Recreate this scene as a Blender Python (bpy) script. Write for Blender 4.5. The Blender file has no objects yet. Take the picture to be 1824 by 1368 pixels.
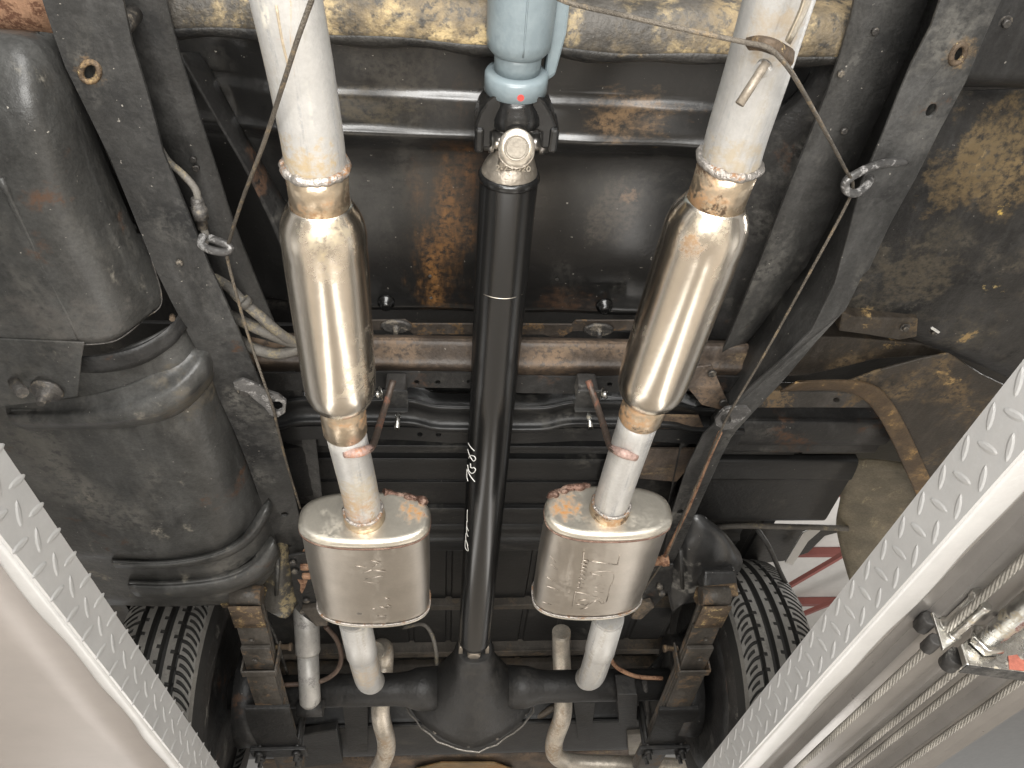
import bpy, bmesh, math, random
from mathutils import Vector, Matrix, Quaternion
from mathutils.geometry import tessellate_polygon
random.seed(7)
scn = bpy.context.scene
COL = scn.collection
R_ = math.radians

# ---------------------------------------------------------------- camera
H = 1.50                                   # lens height above the shop floor (m)
FPX = 1350.0                               # focal length in photo pixels (photo 1824 x 1368)
ex = Vector((16900, -216, -FPX)).normalized()
ey = Vector((-124, -1271, -FPX)); ey = (ey - ex*ex.dot(ey)).normalized()
ez = ex.cross(ey)
RM = Matrix((ex, ey, ez))                  # camera axes -> truck axes (x across, y to the rear, z up)
cam_d = bpy.data.cameras.new('camera'); cam = bpy.data.objects.new('camera', cam_d); COL.objects.link(cam)
cam.matrix_world = Matrix.Translation((0, 0, H)) @ RM.to_4x4()
cam_d.sensor_width = 36.0; cam_d.lens = FPX/1824*36.0; cam_d.clip_start = 0.02; cam_d.clip_end = 100
scn.camera = cam

# ---------------------------------------------------------------- light
wd = bpy.data.worlds.new('World'); scn.world = wd; wd.use_nodes = True
wn = wd.node_tree; bg = wn.nodes['Background']
bg.inputs['Color'].default_value = (1.0, 0.99, 0.975, 1); bg.inputs['Strength'].default_value = 0.38

def area(name, loc, target, sx, sy, power, color=(1.0, 0.93, 0.84)):
    l = bpy.data.lights.new(name, 'AREA'); l.shape = 'RECTANGLE'; l.size = sx; l.size_y = sy
    l.energy = power; l.color = color
    o = bpy.data.objects.new(name, l); COL.objects.link(o)
    o.location = (loc[0], loc[1], loc[2]+H)
    d = Vector(target) - Vector(loc)
    o.rotation_euler = d.to_track_quat('-Z', 'Y').to_euler()
    return o
area('bay_door_light', (0.1, -2.1, -0.15), (0.1, 1.0, 0.9), 2.6, 1.3, 88, (1.0, 0.985, 0.955))
area('inspection_lamp', (0.0, -0.45, -0.55), (0.1, 0.7, 1.0), 1.3, 0.35, 27, (1.0, 0.985, 0.955))
area('added_streak_light', (0.95, 2.6, -0.95), (0.25, 1.4, 0.9), 0.30, 2.6, 6.5, (1, 0.98, 0.95))  # added strip light, puts streak reflections on the exhaust steel
area('added_streak_light', (-0.85, 2.6, -0.95), (-0.05, 1.4, 0.9), 0.30, 2.6, 6, (1, 0.98, 0.95))  # its added twin on the tank side, also only for streaks
area('ceiling_lamp', (3.4, 2.0, 3.2), (3.0, 2.0, -1.0), 1.5, 6.0, 420, (1, 0.985, 0.96))
area('ceiling_lamp', (-3.2, 2.0, 3.2), (-2.8, 2.0, -1.0), 1.5, 6.0, 420, (1, 0.985, 0.96))
area('added_roof_fill', (5.0, 6.0, 1.5), (4.8, 8.0, 6.0), 2.0, 2.0, 90, (1, 0.98, 0.95))  # added fill aimed upward to brighten the roof sheet

scn.view_settings.view_transform = 'Standard'; scn.view_settings.look = 'None'
scn.view_settings.gamma = 1.0; scn.view_settings.exposure = 0.46
scn.render.engine = 'CYCLES'
scn.cycles.max_bounces = 6; scn.cycles.diffuse_bounces = 3; scn.cycles.glossy_bounces = 4
scn.cycles.caustics_reflective = False; scn.cycles.caustics_refractive = False; scn.cycles.sample_clamp_indirect = 4.0

# ---------------------------------------------------------------- pixel helpers
def ray(px, py): return RM @ Vector((px-912, 684-py, -FPX))
def P(px, py, z):                          # pixel ray meets the level z (m above the lens)
    d = ray(px, py); d = d*(z/d.z); return Vector((d.x, d.y, d.z+H))
def PY(px, py, y):
    d = ray(px, py); d = d*(y/d.y); return Vector((d.x, d.y, d.z+H))
def W(x, y, z): return Vector((x, y, z+H))
def pts(L, z=None):
    return [P(*p) if len(p) == 3 else P(p[0], p[1], z) for p in L]

# ---------------------------------------------------------------- materials
MATS = {}
def lk(nt, a, b): nt.links.new(a, b)
def nd(nt, t, **kw):
    n = nt.nodes.new(t)
    for k, v in kw.items(): setattr(n, k, v)
    return n
def c4(c): return (c[0], c[1], c[2], 1)
def ramp(nt, src, a, b):
    m = nd(nt, 'ShaderNodeMapRange'); m.interpolation_type = 'SMOOTHSTEP'
    m.inputs['From Min'].default_value = a; m.inputs['From Max'].default_value = b
    lk(nt, src, m.inputs['Value']); return m.outputs['Result']
def mixc(nt, f, a, b):
    m = nd(nt, 'ShaderNodeMix'); m.data_type = 'RGBA'
    if isinstance(f, (int, float)): m.inputs[0].default_value = f
    else: lk(nt, f, m.inputs[0])
    for s, v in ((m.inputs[6], a), (m.inputs[7], b)):
        if isinstance(v, tuple): s.default_value = c4(v)
        else: lk(nt, v, s)
    return m.outputs[2]
def mth(nt, op, a, b=None):
    m = nd(nt, 'ShaderNodeMath', operation=op)
    for i, v in enumerate((a, b)):
        if v is None: continue
        if isinstance(v, (int, float)): m.inputs[i].default_value = v
        else: lk(nt, v, m.inputs[i])
    return m.outputs[0]
def noise(nt, co, scale, detail=6, rough=0.6, stretch=None, dist=0.0):
    if stretch:
        mp = nd(nt, 'ShaderNodeMapping'); mp.inputs['Scale'].default_value = stretch
        lk(nt, co, mp.inputs['Vector']); co = mp.outputs['Vector']
    n = nd(nt, 'ShaderNodeTexNoise'); n.inputs['Scale'].default_value = scale
    n.inputs['Detail'].default_value = detail; n.inputs['Roughness'].default_value = rough
    n.inputs['Distortion'].default_value = dist
    lk(nt, co, n.inputs['Vector']); return n.outputs['Fac']

def boost(nt, n, k=2.2): return mth(nt, 'ADD', 0.5, mth(nt, 'MULTIPLY', mth(nt, 'SUBTRACT', n, 0.5), k))

def grime(name, base, rough=0.5, metal=0.0, layers=(), patches=(), bump=0.15, bscale=70, specks=0.0,
          rvar=0.15, coat=0.0, stretch=None, grain=1.0):
    """base colour + noise layers (colour, threshold, softness, scale[, stretch][, rough]) + local stains
    (point, radius, colour, strength) + light specks."""
    if name in MATS: return MATS[name]
    m = bpy.data.materials.new(name); m.use_nodes = True; MATS[name] = m
    nt = m.node_tree; b = nt.nodes['Principled BSDF']
    g = nd(nt, 'ShaderNodeNewGeometry'); co = g.outputs['Position']
    n0 = boost(nt, noise(nt, co, 9, 4, 0.65, stretch), 1.0+0.6*grain)
    k_ = 0.06+0.22*grain
    col = mixc(nt, ramp(nt, n0, 0.2, 0.8), tuple(x*(1-k_) for x in base), tuple(min(1, x*(1+k_)) for x in base))
    rsum = None
    if sum(base) < 0.2 and grain > 0.4:
        sm = boost(nt, noise(nt, co, 5.5, 7, 0.70, (1, .7, 1), 0.5), 2.4)
        col = mixc(nt, mth(nt, 'MULTIPLY', ramp(nt, sm, 0.45, 1.0), 0.5), col, tuple(min(.2, x*2.2+.035) for x in base))
        sk = boost(nt, noise(nt, co, 26, 3, 0.7, (1, .18, 1)))
        col = mixc(nt, mth(nt, 'MULTIPLY', ramp(nt, sk, 0.5, 0.9), 0.35), col, tuple(min(.2, x*1.8+.03) for x in base))
    if grain > 0.05:
        gr = boost(nt, noise(nt, co, 210, 2, 0.75))
        gm = mth(nt, 'ADD', 1.0-0.22*grain, mth(nt, 'MULTIPLY', gr, 0.44*grain))
        vm = nd(nt, 'ShaderNodeVectorMath', operation='SCALE'); lk(nt, col, vm.inputs[0]); lk(nt, gm, vm.inputs['Scale']); col = vm.outputs[0]
    for i, L in enumerate(layers):
        c, th, soft, sc = L[:4]; st = L[4] if len(L) > 4 else None
        n = noise(nt, co, sc, 6, 0.66, st, 0.2)
        f = ramp(nt, boost(nt, n), th, th+soft)
        fine = boost(nt, noise(nt, co, sc*7+30, 3, 0.72), 1.8)
        f = mth(nt, 'MULTIPLY', f, ramp(nt, fine, 0.25, 0.6))
        col = mixc(nt, f, col, c)
        rsum = f if rsum is None else mth(nt, 'MAXIMUM', rsum, f)
    for pa in patches:
        pt, r, c, s = pa[:4]; sc3 = pa[4] if len(pa) > 4 else (1, 1, 1); soft = pa[5] if len(pa) > 5 else 0.45
        mp = nd(nt, 'ShaderNodeMapping'); mp.inputs['Scale'].default_value = sc3; lk(nt, co, mp.inputs['Vector'])
        dn = nd(nt, 'ShaderNodeVectorMath', operation='DISTANCE'); dn.inputs[1].default_value = tuple(a*b for a, b in zip(pt, sc3))
        lk(nt, mp.outputs['Vector'], dn.inputs[0])
        dd = mth(nt, 'DIVIDE', dn.outputs['Value'], r)
        n = noise(nt, mp.outputs['Vector'], 2.2/r, 6, 0.68)
        v = mth(nt, 'SUBTRACT', mth(nt, 'ADD', 1.0, mth(nt, 'MULTIPLY', mth(nt, 'SUBTRACT', n, 0.5), 2.6)), dd)
        f = mth(nt, 'MULTIPLY', ramp(nt, v, 0.0, soft), s)
        fine = noise(nt, co, 90, 3, 0.7)
        f = mth(nt, 'MULTIPLY', f, ramp(nt, fine, 0.28, 0.62))
        col = mixc(nt, f, col, c)
        rsum = f if rsum is None else mth(nt, 'MAXIMUM', rsum, f)
    if specks:
        n = noise(nt, co, 150, 2, 0.5)
        col = mixc(nt, mth(nt, 'MULTIPLY', ramp(nt, n, 0.74, 0.78), specks), col, (0.45, 0.42, 0.37))
    lk(nt, col, b.inputs['Base Color'])
    rn = noise(nt, co, 16, 3, 0.6, stretch)
    r = mth(nt, 'ADD', rough-rvar/2, mth(nt, 'MULTIPLY', rn, rvar))
    if rsum is not None: r = mth(nt, 'ADD', r, mth(nt, 'MULTIPLY', rsum, max(0.0, 0.85-rough)*0.7))
    lk(nt, r, b.inputs['Roughness'])
    if metal:
        if rsum is not None: lk(nt, mth(nt, 'MULTIPLY', mth(nt, 'SUBTRACT', 1.0, mth(nt, 'MULTIPLY', rsum, 0.6)), metal), b.inputs['Metallic'])
        else: b.inputs['Metallic'].default_value = metal
    if coat: b.inputs['Coat Weight'].default_value = coat; b.inputs['Coat Roughness'].default_value = 0.24
    if bump:
        bn = nd(nt, 'ShaderNodeBump'); bn.inputs['Strength'].default_value = bump; bn.inputs['Distance'].default_value = 0.004
        lk(nt, noise(nt, co, bscale, 4, 0.65), bn.inputs['Height']); lk(nt, bn.outputs['Normal'], b.inputs['Normal'])
    return m

TAN = (0.42, 0.29, 0.13); RUST = (0.22, 0.10, 0.045); DUST = (0.17, 0.162, 0.145); YEL = (0.55, 0.40, 0.17)
DRUST = (0.09, 0.05, 0.03)
black = grime('black_undercoat', (0.018, 0.0175, 0.017), 0.50, layers=[(DUST, 0.60, 0.5, 6), (DRUST, 0.68, 0.2, 7), ((.010, .010, .010), .58, .3, 4)], bump=0.45, specks=0.6)
black_dark = grime('black_bed_paint', (0.012, 0.012, 0.012), 0.45, layers=[((.09, .085, .075), 0.62, 0.4, 5)], bump=0.3, specks=0.35, grain=0.35)
rail_m = grime('frame_paint', (0.042, 0.041, 0.039), 0.44, layers=[((.014, .014, .014), .52, .4, 3.5), (DUST, 0.62, 0.5, 9, (1, .4, 1)), (DRUST, 0.84, 0.15, 9)], bump=0.35, specks=0.7,
    patches=[(P(160, 127, .85), .018, (0.20, .13, .07), .9, (1, 1, 1), .8), (P(1710, 95, .85), .022, (0.30, .20, .10), .8, (1, 1, 1), .8), (P(1690, 60, .85), .05, DUST, .6, (1, 1, 1), .9)])
cross_m = grime('crossmember_rusty', (0.06, 0.046, 0.036), 0.5, layers=[((.21, .145, .095), 0.30, 0.7, 9), ((.38, .27, .14), 0.62, 0.5, 18, (.3, 1, 1))], bump=0.5, specks=0.4)
ST = (1, .33, 1)
tunnel_m = grime('cab_floor_paint', (0.012, 0.0118, 0.0115), 0.34, layers=[((.055, .052, .046), 0.60, 0.6, 7, (1, .5, 1)), ((.008, .008, .008), .55, .3, 4)], bump=0.25, specks=0.8, coat=1.0, grain=0.35,
    patches=[(P(1130, 215, 1.075), .065, (.32, .20, .10), .8, (.7, 1.3, 1), .9), (P(650, 200, 1.075), .06, (.15, .12, .07), .5, (.6, 1.4, 1), .8),
             (P(800, 400, 1.13), .062, (.44, .21, .065), 1.0, ST, 2.0), (P(772, 490, 1.13), .052, (.42, .20, .06), .95, ST, 1.8), (P(828, 290, 1.12), .052, (.30, .14, .05), .9, ST, 2.0),
             (P(740, 330, 1.12), .03, (.16, .075, .03), .5, ST, 2.0), (P(1095, 370, 1.13), .06, (.13, .11, .09), .5, (1, .6, 1), .7), (P(1120, 345, 1.13), .02, (.28, .18, .11), .6, (1, 1, 1), .5), (P(700, 130, 1.1), .10, (.08, .07, .055), .5, (1, 1, 1), .8),
             (P(1010, 540, 1.13), .05, (.10, .05, .025), .5, (.6, 1, 1), .8)])
front_m = grime('front_crossmember_paint', (0.06, 0.054, 0.046), 0.5, layers=[((.36, .27, .15), 0.32, 0.6, 5), ((.72, .55, .29), 0.46, 0.5, 9), ((.035, .032, .028), .72, .3, 5)], bump=0.6, bscale=150, specks=0.3)
side_m = grime('cab_side_floor_paint', (0.022, 0.021, 0.020), 0.5, layers=[((.12, .105, .08), 0.52, 0.4, 9), ((.012, .012, .012), 0.55, 0.3, 7), (TAN, 0.80, 0.1, 9)], bump=0.6, specks=0.4,
    patches=[(P(1765, 270, 1.02), .085, (.20, .145, .075), .9), (P(1800, 330, 1.01), .07, (.30, .21, .10), .55, (1, 1, 1), .8), (P(1700, 320, 1.02), .06, (.17, .12, .06), .7), (P(1680, 420, 1.01), .05, (.10, .085, .06), .6, (1, 1, 1), .9), (P(1760, 490, 1.02), .03, (.75, .58, .25), 1.0),
             (P(1775, 365, 1.02), .018, (.8, .55, .15), 1.0), (P(1620, 480, 1.03), .08, (.12, .10, .07), .7)])
corner_m = grime('cab_corner_paint', (0.035, 0.028, 0.021), 0.5, layers=[((.22, .155, .085), 0.46, 0.5, 8), ((.014, .013, .012), .60, .4, 5), ((.5, .34, .15), 0.76, 0.15, 12)], bump=0.5, specks=0.3)
beds_m = grime('bed_side_overspray', (0.17, 0.145, 0.10), 0.6, layers=[((.04, .038, .034), 0.45, 0.7, 5), ((.42, .36, .23), 0.66, 0.35, 34, (1, .4, 1))], bump=0.5)
tank_m = grime('tank_black_steel', (0.046, 0.0455, 0.043), 0.40, layers=[((.018, .018, .017), .52, .4, 3, (1, .6, 1)), (DUST, 0.55, 0.5, 5, (1, .45, 1)), ((.26, .24, .20), 0.74, 0.25, 14, (1, .6, 1)), (DRUST, 0.72, 0.2, 8)], bump=0.3, specks=0.7, coat=0.1,
    patches=[(P(330, 690, .84), .07, (.13, .11, .08), .6), (P(120, 540, .8), .08, (.12, .11, .10), .5), (P(150, 620, .8), .04, (.17, .15, .12), .6)])
rustblk = grime('rusty_bracket', (0.10, 0.07, 0.045), 0.7, layers=[((.30, .20, .10), 0.50, 0.3, 30), ((.5, .38, .18), 0.66, 0.2, 60)], bump=0.8, bscale=120)
peach = grime('primer_patch', (0.33, 0.19, 0.115), 0.6, layers=[((.15, .07, .04), 0.5, 0.15, 30)], bump=0.4)
alu = grime('aluminized_pipe', (0.52, 0.51, 0.49), 0.46, 0.45, layers=[((.38, .35, .305), 0.48, 0.4, 14, (3, .18, 3)), ((.29, .29, .295), 0.58, 0.35, 20, (3, .16, 3)), ((.60, .57, .50), 0.62, 0.3, 26, (2, .3, 2)), ((.45, .34, .22), 0.86, 0.1, 14, (2, .35, 2))], bump=0.22, bscale=45,
    patches=[(P(545, 290, .70), .035, (.45, .33, .17), .8), (P(1300, 300, .70), .04, (.40, .31, .18), .6), (P(620, 900, .70), .05, (.50, .28, .14), .7), (P(640, 880, .7), .06, (.5, .4, .24), .5),
             (P(503, 60, .70), .012, (.35, .10, .06), .8), (P(1380, 60, .69), .03, (.4, .3, .18), .6), (P(655, 1200, .7), .06, (.5, .38, .24), .5)], grain=0.3)
steel = grime('polished_stainless', (0.70, 0.63, 0.535), 0.23, 1.0, layers=[((.62, .50, .30), 0.60, 0.5, 6, (1, .5, 1))], bump=0.05, bscale=40, rvar=0.08,
    patches=[(P(580, 425, .67), .040, (.72, .60, .34), .7, (1, 1, 1), 1.2), (P(580, 480, .67), .03, (.55, .43, .25), .5, (1, 1, 1), 1.0), (P(1265, 400, .67), .04, (.78, .68, .42), .6, (1, 1, 1), 1.2), (P(1230, 440, .68), .018, (.30, .16, .06), .8)], grain=0.15)
neck = grime('heat_tinted_neck', (0.56, 0.46, 0.34), 0.3, 0.9, layers=[((.50, .31, .17), 0.50, 0.25, 10), ((.12, .08, .05), 0.58, 0.12, 18)], bump=0.2, grain=0.4)
weldm = grime('weld_bead', (0.42, 0.39, 0.36), 0.38, 0.8, layers=[((.30, .17, .09), 0.52, 0.15, 40)], bump=0.8, bscale=190)
weld_r = grime('rusty_weld', (0.17, 0.10, 0.075), 0.38, 0.5, layers=[((.32, .22, .17), 0.55, 0.15, 40)], bump=0.9, bscale=150)
muf = grime('muffler_shell', (0.48, 0.44, 0.39), 0.36, 1.0, layers=[((.44, .40, .35), 0.5, 0.7, 6, (3, .5, 3))], bump=0.03, bscale=40, rvar=0.12,
    patches=[(P(640, 1092, .67), .006, (.05, .045, .04), .9)], grain=0.2)
etch = grime('worn_emboss', (0.43, 0.385, 0.335), 0.5, 0.8, bump=0)
cap_m = grime('muffler_end', (0.64, 0.60, 0.52), 0.36, 0.9, layers=[((.54, .49, .40), 0.56, 0.5, 14)], bump=0.08, rvar=0.1,
    patches=[(PY(738, 900, 1.085), .034, (.50, .24, .06), 1.0, (1, 1, 1), .8), (PY(755, 912, 1.085), .014, (.30, .12, .05), .9, (1, 1, 1), .6), (PY(648, 930, 1.09), .040, (.40, .26, .13), .8, (1, 1, 1), .9),
             (PY(1008, 900, 1.07), .036, (.50, .23, .055), 1.0, (1, 1, 1), .8), (PY(1086, 918, 1.07), .038, (.44, .30, .16), .75, (1, 1, 1), .9)], grain=0.2)
shaft_m = grime('gloss_black_paint', (0.009, 0.0088, 0.0085), 0.24, bump=0.0, rvar=0.02, coat=0.5, grain=0)
yoke_m = grime('wet_black_yoke', (0.010, 0.010, 0.010), 0.26, bump=0.35, bscale=45, coat=0.5, grain=0.1)
raw = grime('raw_forged_steel', (0.36, 0.32, 0.27), 0.42, 0.75, layers=[((.24, .21, .17), 0.55, 0.2, 30)], bump=0.35, bscale=160, grain=0.5)
mach = grime('machined_steel', (0.72, 0.66, 0.57), 0.32, 0.9, bump=0.15, bscale=200, grain=0.2)
blue = grime('blue_grey_paint', (0.215, 0.262, 0.282), 0.30, layers=[((.25, .30, .318), 0.5, 0.3, 12)], bump=0.18, bscale=90, rvar=0.1, coat=0.2, grain=0.1)
red = grime('red_paint_dot', (0.62, 0.07, 0.06), 0.5, bump=0, grain=0)
white_ink = grime('white_ink', (0.85, 0.84, 0.80), 0.6, bump=0, grain=0)
wire_m = grime('cable_steel', (0.15, 0.13, 0.105), 0.5, 0.4, layers=[((.25, .19, .12), 0.55, 0.2, 40)], bump=0.8, bscale=400)
hook_m = grime('hook_steel', (0.16, 0.155, 0.15), 0.38, 0.6, layers=[((.35, .34, .33), 0.55, 0.1, 60)], bump=0.3)
bolt_m = grime('grimy_bolt', (0.07, 0.065, 0.06), 0.45, 0.4, layers=[((.22, .19, .15), 0.5, 0.2, 50)], bump=0.5, bscale=150)
zinc = grime('zinc_hardware', (0.58, 0.57, 0.54), 0.28, 1.0, layers=[((.58, .52, .40), 0.58, 0.2, 30)], bump=0.2, grain=0.2)
hose_m = grime('dusty_hose', (0.13, 0.12, 0.105), 0.7, layers=[((.25, .21, .14), 0.58, 0.15, 40)], bump=0.4)
rubber = grime('black_rubber', (0.03, 0.028, 0.026), 0.6, layers=[(DUST, 0.6, 0.2, 20)], bump=0.3)
rod_m = grime('hanger_rod', (0.11, 0.085, 0.07), 0.5, 0.4, layers=[((.25, .12, .08), 0.52, 0.2, 25)], bump=0.4)
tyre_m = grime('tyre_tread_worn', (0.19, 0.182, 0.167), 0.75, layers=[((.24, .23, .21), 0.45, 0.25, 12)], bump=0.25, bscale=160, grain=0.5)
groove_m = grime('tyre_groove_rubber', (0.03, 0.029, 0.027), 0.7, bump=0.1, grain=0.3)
axle_m = grime('axle_paint', (0.018, 0.0175, 0.017), 0.5, layers=[((.045, .042, .038), 0.5, 0.5, 8)], bump=0.5, grain=0.4)
flangem = grime('bare_edge', (0.22, 0.205, 0.185), 0.4, 0.7, bump=0.5)
spring_m = grime('leaf_steel', (0.055, 0.048, 0.04), 0.55, layers=[((.15, .10, .06), 0.58, 0.15, 25)], bump=0.6)
shock_m = grime('shock_grey', (0.40, 0.385, 0.36), 0.45, 0.3, layers=[((.22, .21, .2), 0.55, 0.2, 20)], bump=0.3, grain=0.4)
lift_m = grime('lift_silver_paint', (0.58, 0.578, 0.57), 0.40, 0.15, layers=[((.53, .52, .505), 0.5, 0.45, 3)], bump=0.05, rvar=0.1, grain=0.1)
lift_pan = grime('lift_pan_paint', (0.29, 0.275, 0.26), 0.30, 0.5, layers=[((.20, .19, .18), 0.5, 0.6, 6, (3, .12, 1))], bump=0.06, rvar=0.12,
    patches=[(P(1570, 1120, .47), .03, (.16, .14, .13), .5)], grain=0.15)
pan_smooth = grime('runway_smooth_paint', (0.36, 0.33, 0.31), 0.45, 0.3, bump=0.02, rvar=0.05, grain=0)
rope_m = grime('wire_rope', (0.33, 0.315, 0.285), 0.4, 0.6, bump=0.2)
roof_m = grime('roof_sheet', (0.50, 0.49, 0.47), 0.6, bump=0, grain=0)
beam_m = grime('red_roof_steel', (0.19, 0.062, 0.052), 0.5, bump=0, grain=0)
floor_m = grime('shop_floor_concrete', (0.42, 0.38, 0.33), 0.5, layers=[((.33, .29, .25), 0.5, 0.3, 2)], bump=0.1)
wood = grime('varnished_trim', (0.22, 0.15, 0.07), 0.45, layers=[((.28, .14, .05), 0.5, 0.2, 10, (.3, 3, 1))], bump=0.2)

# ---------------------------------------------------------------- mesh builders
def cr(P4, t):
    a, b, c, d = P4
    return 0.5*((2*b) + (c-a)*t + (2*a-5*b+4*c-d)*t*t + (3*b-a-3*c+d)*t*t*t)
def spline(L, sub):
    if len(L) < 3 or sub <= 1:
        if sub <= 1: return list(L)
    out = []
    n = len(L)
    for i in range(n-1):
        a = L[i-1] if i > 0 else L[0]*2-L[1]
        d = L[i+2] if i+2 < n else L[n-1]*2-L[n-2]
        for k in range(sub): out.append(cr((a, L[i], L[i+1], d), k/sub))
    out.append(L[-1]); return out

def face(bm, vs):
    try: return bm.faces.new(vs)
    except ValueError: return None

def tube(bm, path, r, n=14, sub=5, cap=True, squash=None):
    """tube along a smooth path; r is a number or one radius per given point"""
    if isinstance(r, (int, float)): r = [r]*len(path)
    pl = spline([Vector(p) for p in path], sub); rl = spline([Vector((q, 0, 0)) for q in r], sub)
    t0 = (pl[1]-pl[0]).normalized()
    up = Vector((0, 0, 1)) if abs(t0.z) < 0.9 else Vector((1, 0, 0))
    nx = t0.cross(up).normalized(); rings = []
    for i, p in enumerate(pl):
        t = (pl[min(i+1, len(pl)-1)]-pl[max(i-1, 0)])
        t = t.normalized() if t.length > 1e-9 else t0
        nx = (nx - t*nx.dot(t)).normalized(); ny = t.cross(nx)
        rr = rl[i].x; sy = squash if squash else 1
        rings.append([bm.verts.new(p + nx*math.cos(a)*rr + ny*math.sin(a)*rr*sy) for a in [2*math.pi*k/n for k in range(n)]])
    for A, B in zip(rings, rings[1:]):
        for k in range(n):
            f = face(bm, (A[k], A[(k+1) % n], B[(k+1) % n], B[k]))
            if f: f.smooth = True
    if cap: face(bm, rings[0][::-1]); face(bm, rings[-1])
    return rings

def lathe(bm, a, b, prof, n=32, cap=True):
    """solid of revolution on the axis a->b; prof = [(metres along axis, radius)]"""
    a, b = Vector(a), Vector(b); t = (b-a).normalized()
    up = Vector((0, 0, 1)) if abs(t.z) < 0.9 else Vector((0, 1, 0))
    nx = t.cross(up).normalized(); ny = t.cross(nx); rings = []
    for s, r in prof:
        rings.append([bm.verts.new(a + t*s + (nx*math.cos(q)+ny*math.sin(q))*r) for q in [2*math.pi*k/n for k in range(n)]])
    for A, B in zip(rings, rings[1:]):
        for k in range(n):
            f = face(bm, (A[k], A[(k+1) % n], B[(k+1) % n], B[k]))
            if f: f.smooth = True
    if cap: face(bm, rings[0][::-1]); face(bm, rings[-1])

def plate(bm, poly, off, holes=()):
    """flat or gently bent plate: outline (and hole outlines), thickness given as a vector"""
    off = Vector(off); loops = [[Vector(p) for p in poly]] + [[Vector(p) for p in h] for h in holes]
    flat = [p for l in loops for p in l]
    tri = tessellate_polygon(loops)
    A = [bm.verts.new(p) for p in flat]; B = [bm.verts.new(p+off) for p in flat]
    for t in tri:
        face(bm, [A[i] for i in t]); face(bm, [B[i] for i in reversed(t)])
    k = 0
    for l in loops:
        n = len(l)
        for i in range(n):
            j = (i+1) % n; face(bm, (A[k+i], A[k+j], B[k+j], B[k+i]))
        k += n

def hole(px, py, z, rx, ry, rot=0, n=14):
    out = []
    for k in range(n):
        a = 2*math.pi*k/n; x, y = rx*math.cos(a), ry*math.sin(a); c, s = math.cos(rot), math.sin(rot)
        out.append(P(px+x*c-y*s, py+x*s+y*c, z))
    return out

def sheet(bm, rows, su=4, sv=4, t=0.004, up=Vector((0, 0, 1)), smooth=True):
    rr = [spline([Vector(p) for p in r], su) for r in rows]
    cols = [spline([r[i] for r in rr], sv) for i in range(len(rr[0]))]
    nu, nv = len(cols), len(cols[0])
    A = [[bm.verts.new(cols[i][j]) for j in range(nv)] for i in range(nu)]
    B = [[bm.verts.new(cols[i][j]+up*t) for j in range(nv)] for i in range(nu)]
    for i in range(nu-1):
        for j in range(nv-1):
            for G, fl in ((A, 0), (B, 1)):
                q = [G[i][j], G[i+1][j], G[i+1][j+1], G[i][j+1]]
                f = face(bm, q if not fl else q[::-1])
                if f: f.smooth = smooth
    for i in range(nu-1):
        for j in (0, nv-1): face(bm, (A[i][j], B[i][j], B[i+1][j], A[i+1][j]))
    for j in range(nv-1):
        for i in (0, nu-1): face(bm, (A[i][j], A[i][j+1], B[i][j+1], B[i][j]))

def beam(bm, prof, x0, x1, t=0.004, nx=2, wob=None, sub=4):
    """pressed sheet beam across the truck: prof = [(y, z)] in metres (z above the lens)"""
    pr = spline([Vector((0, y, z)) for y, z in prof], sub)
    rows = []
    for k in range(nx+1):
        x = x0+(x1-x0)*k/nx
        rows.append([Vector((x, p.y, p.z+H)) + (wob(x, i/(len(pr)-1)) if wob else Vector()) for i, p in enumerate(pr)])
    sheet(bm, rows, 1, 1, t)

def bead(bm, path, r, jit=.25, closed=True, n=8, step=1):
    L = [Vector(p) for p in path]; rr = [r*random.uniform(1-jit, 1+jit) for _ in L]
    L = [p+Vector([random.uniform(-1, 1)*r*jit*.6 for _ in range(3)]) for p in L]
    if closed: L.append(L[0].copy()); rr.append(rr[0])
    tube(bm, L, rr, n, 3, not closed)

def box(bm, c, sx, sy, sz, rot=None):
    c = Vector(c); v = []
    for dz in (-1, 1):
        for dx, dy in ((-1, -1), (1, -1), (1, 1), (-1, 1)):
            p = Vector((dx*sx/2, dy*sy/2, dz*sz/2))
            v.append(bm.verts.new(c + (rot @ p if rot else p)))
    for q in ((3, 2, 1, 0), (4, 5, 6, 7), (0, 1, 5, 4), (1, 2, 6, 5), (2, 3, 7, 6), (3, 0, 4, 7)): face(bm, [v[i] for i in q])

def hexbolt(bm, p, axis, r, h, washer=True, n=6):
    a = Vector(p); ax = Vector(axis).normalized()
    if washer: lathe(bm, a, a+ax, [(0, r*1.55), (h*.22, r*1.5)], 16); a = a+ax*h*.22
    lathe(bm, a, a+ax, [(0, r), (h*.8, r), (h, r*.8)], n)
    for f in bm.faces: pass

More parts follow.
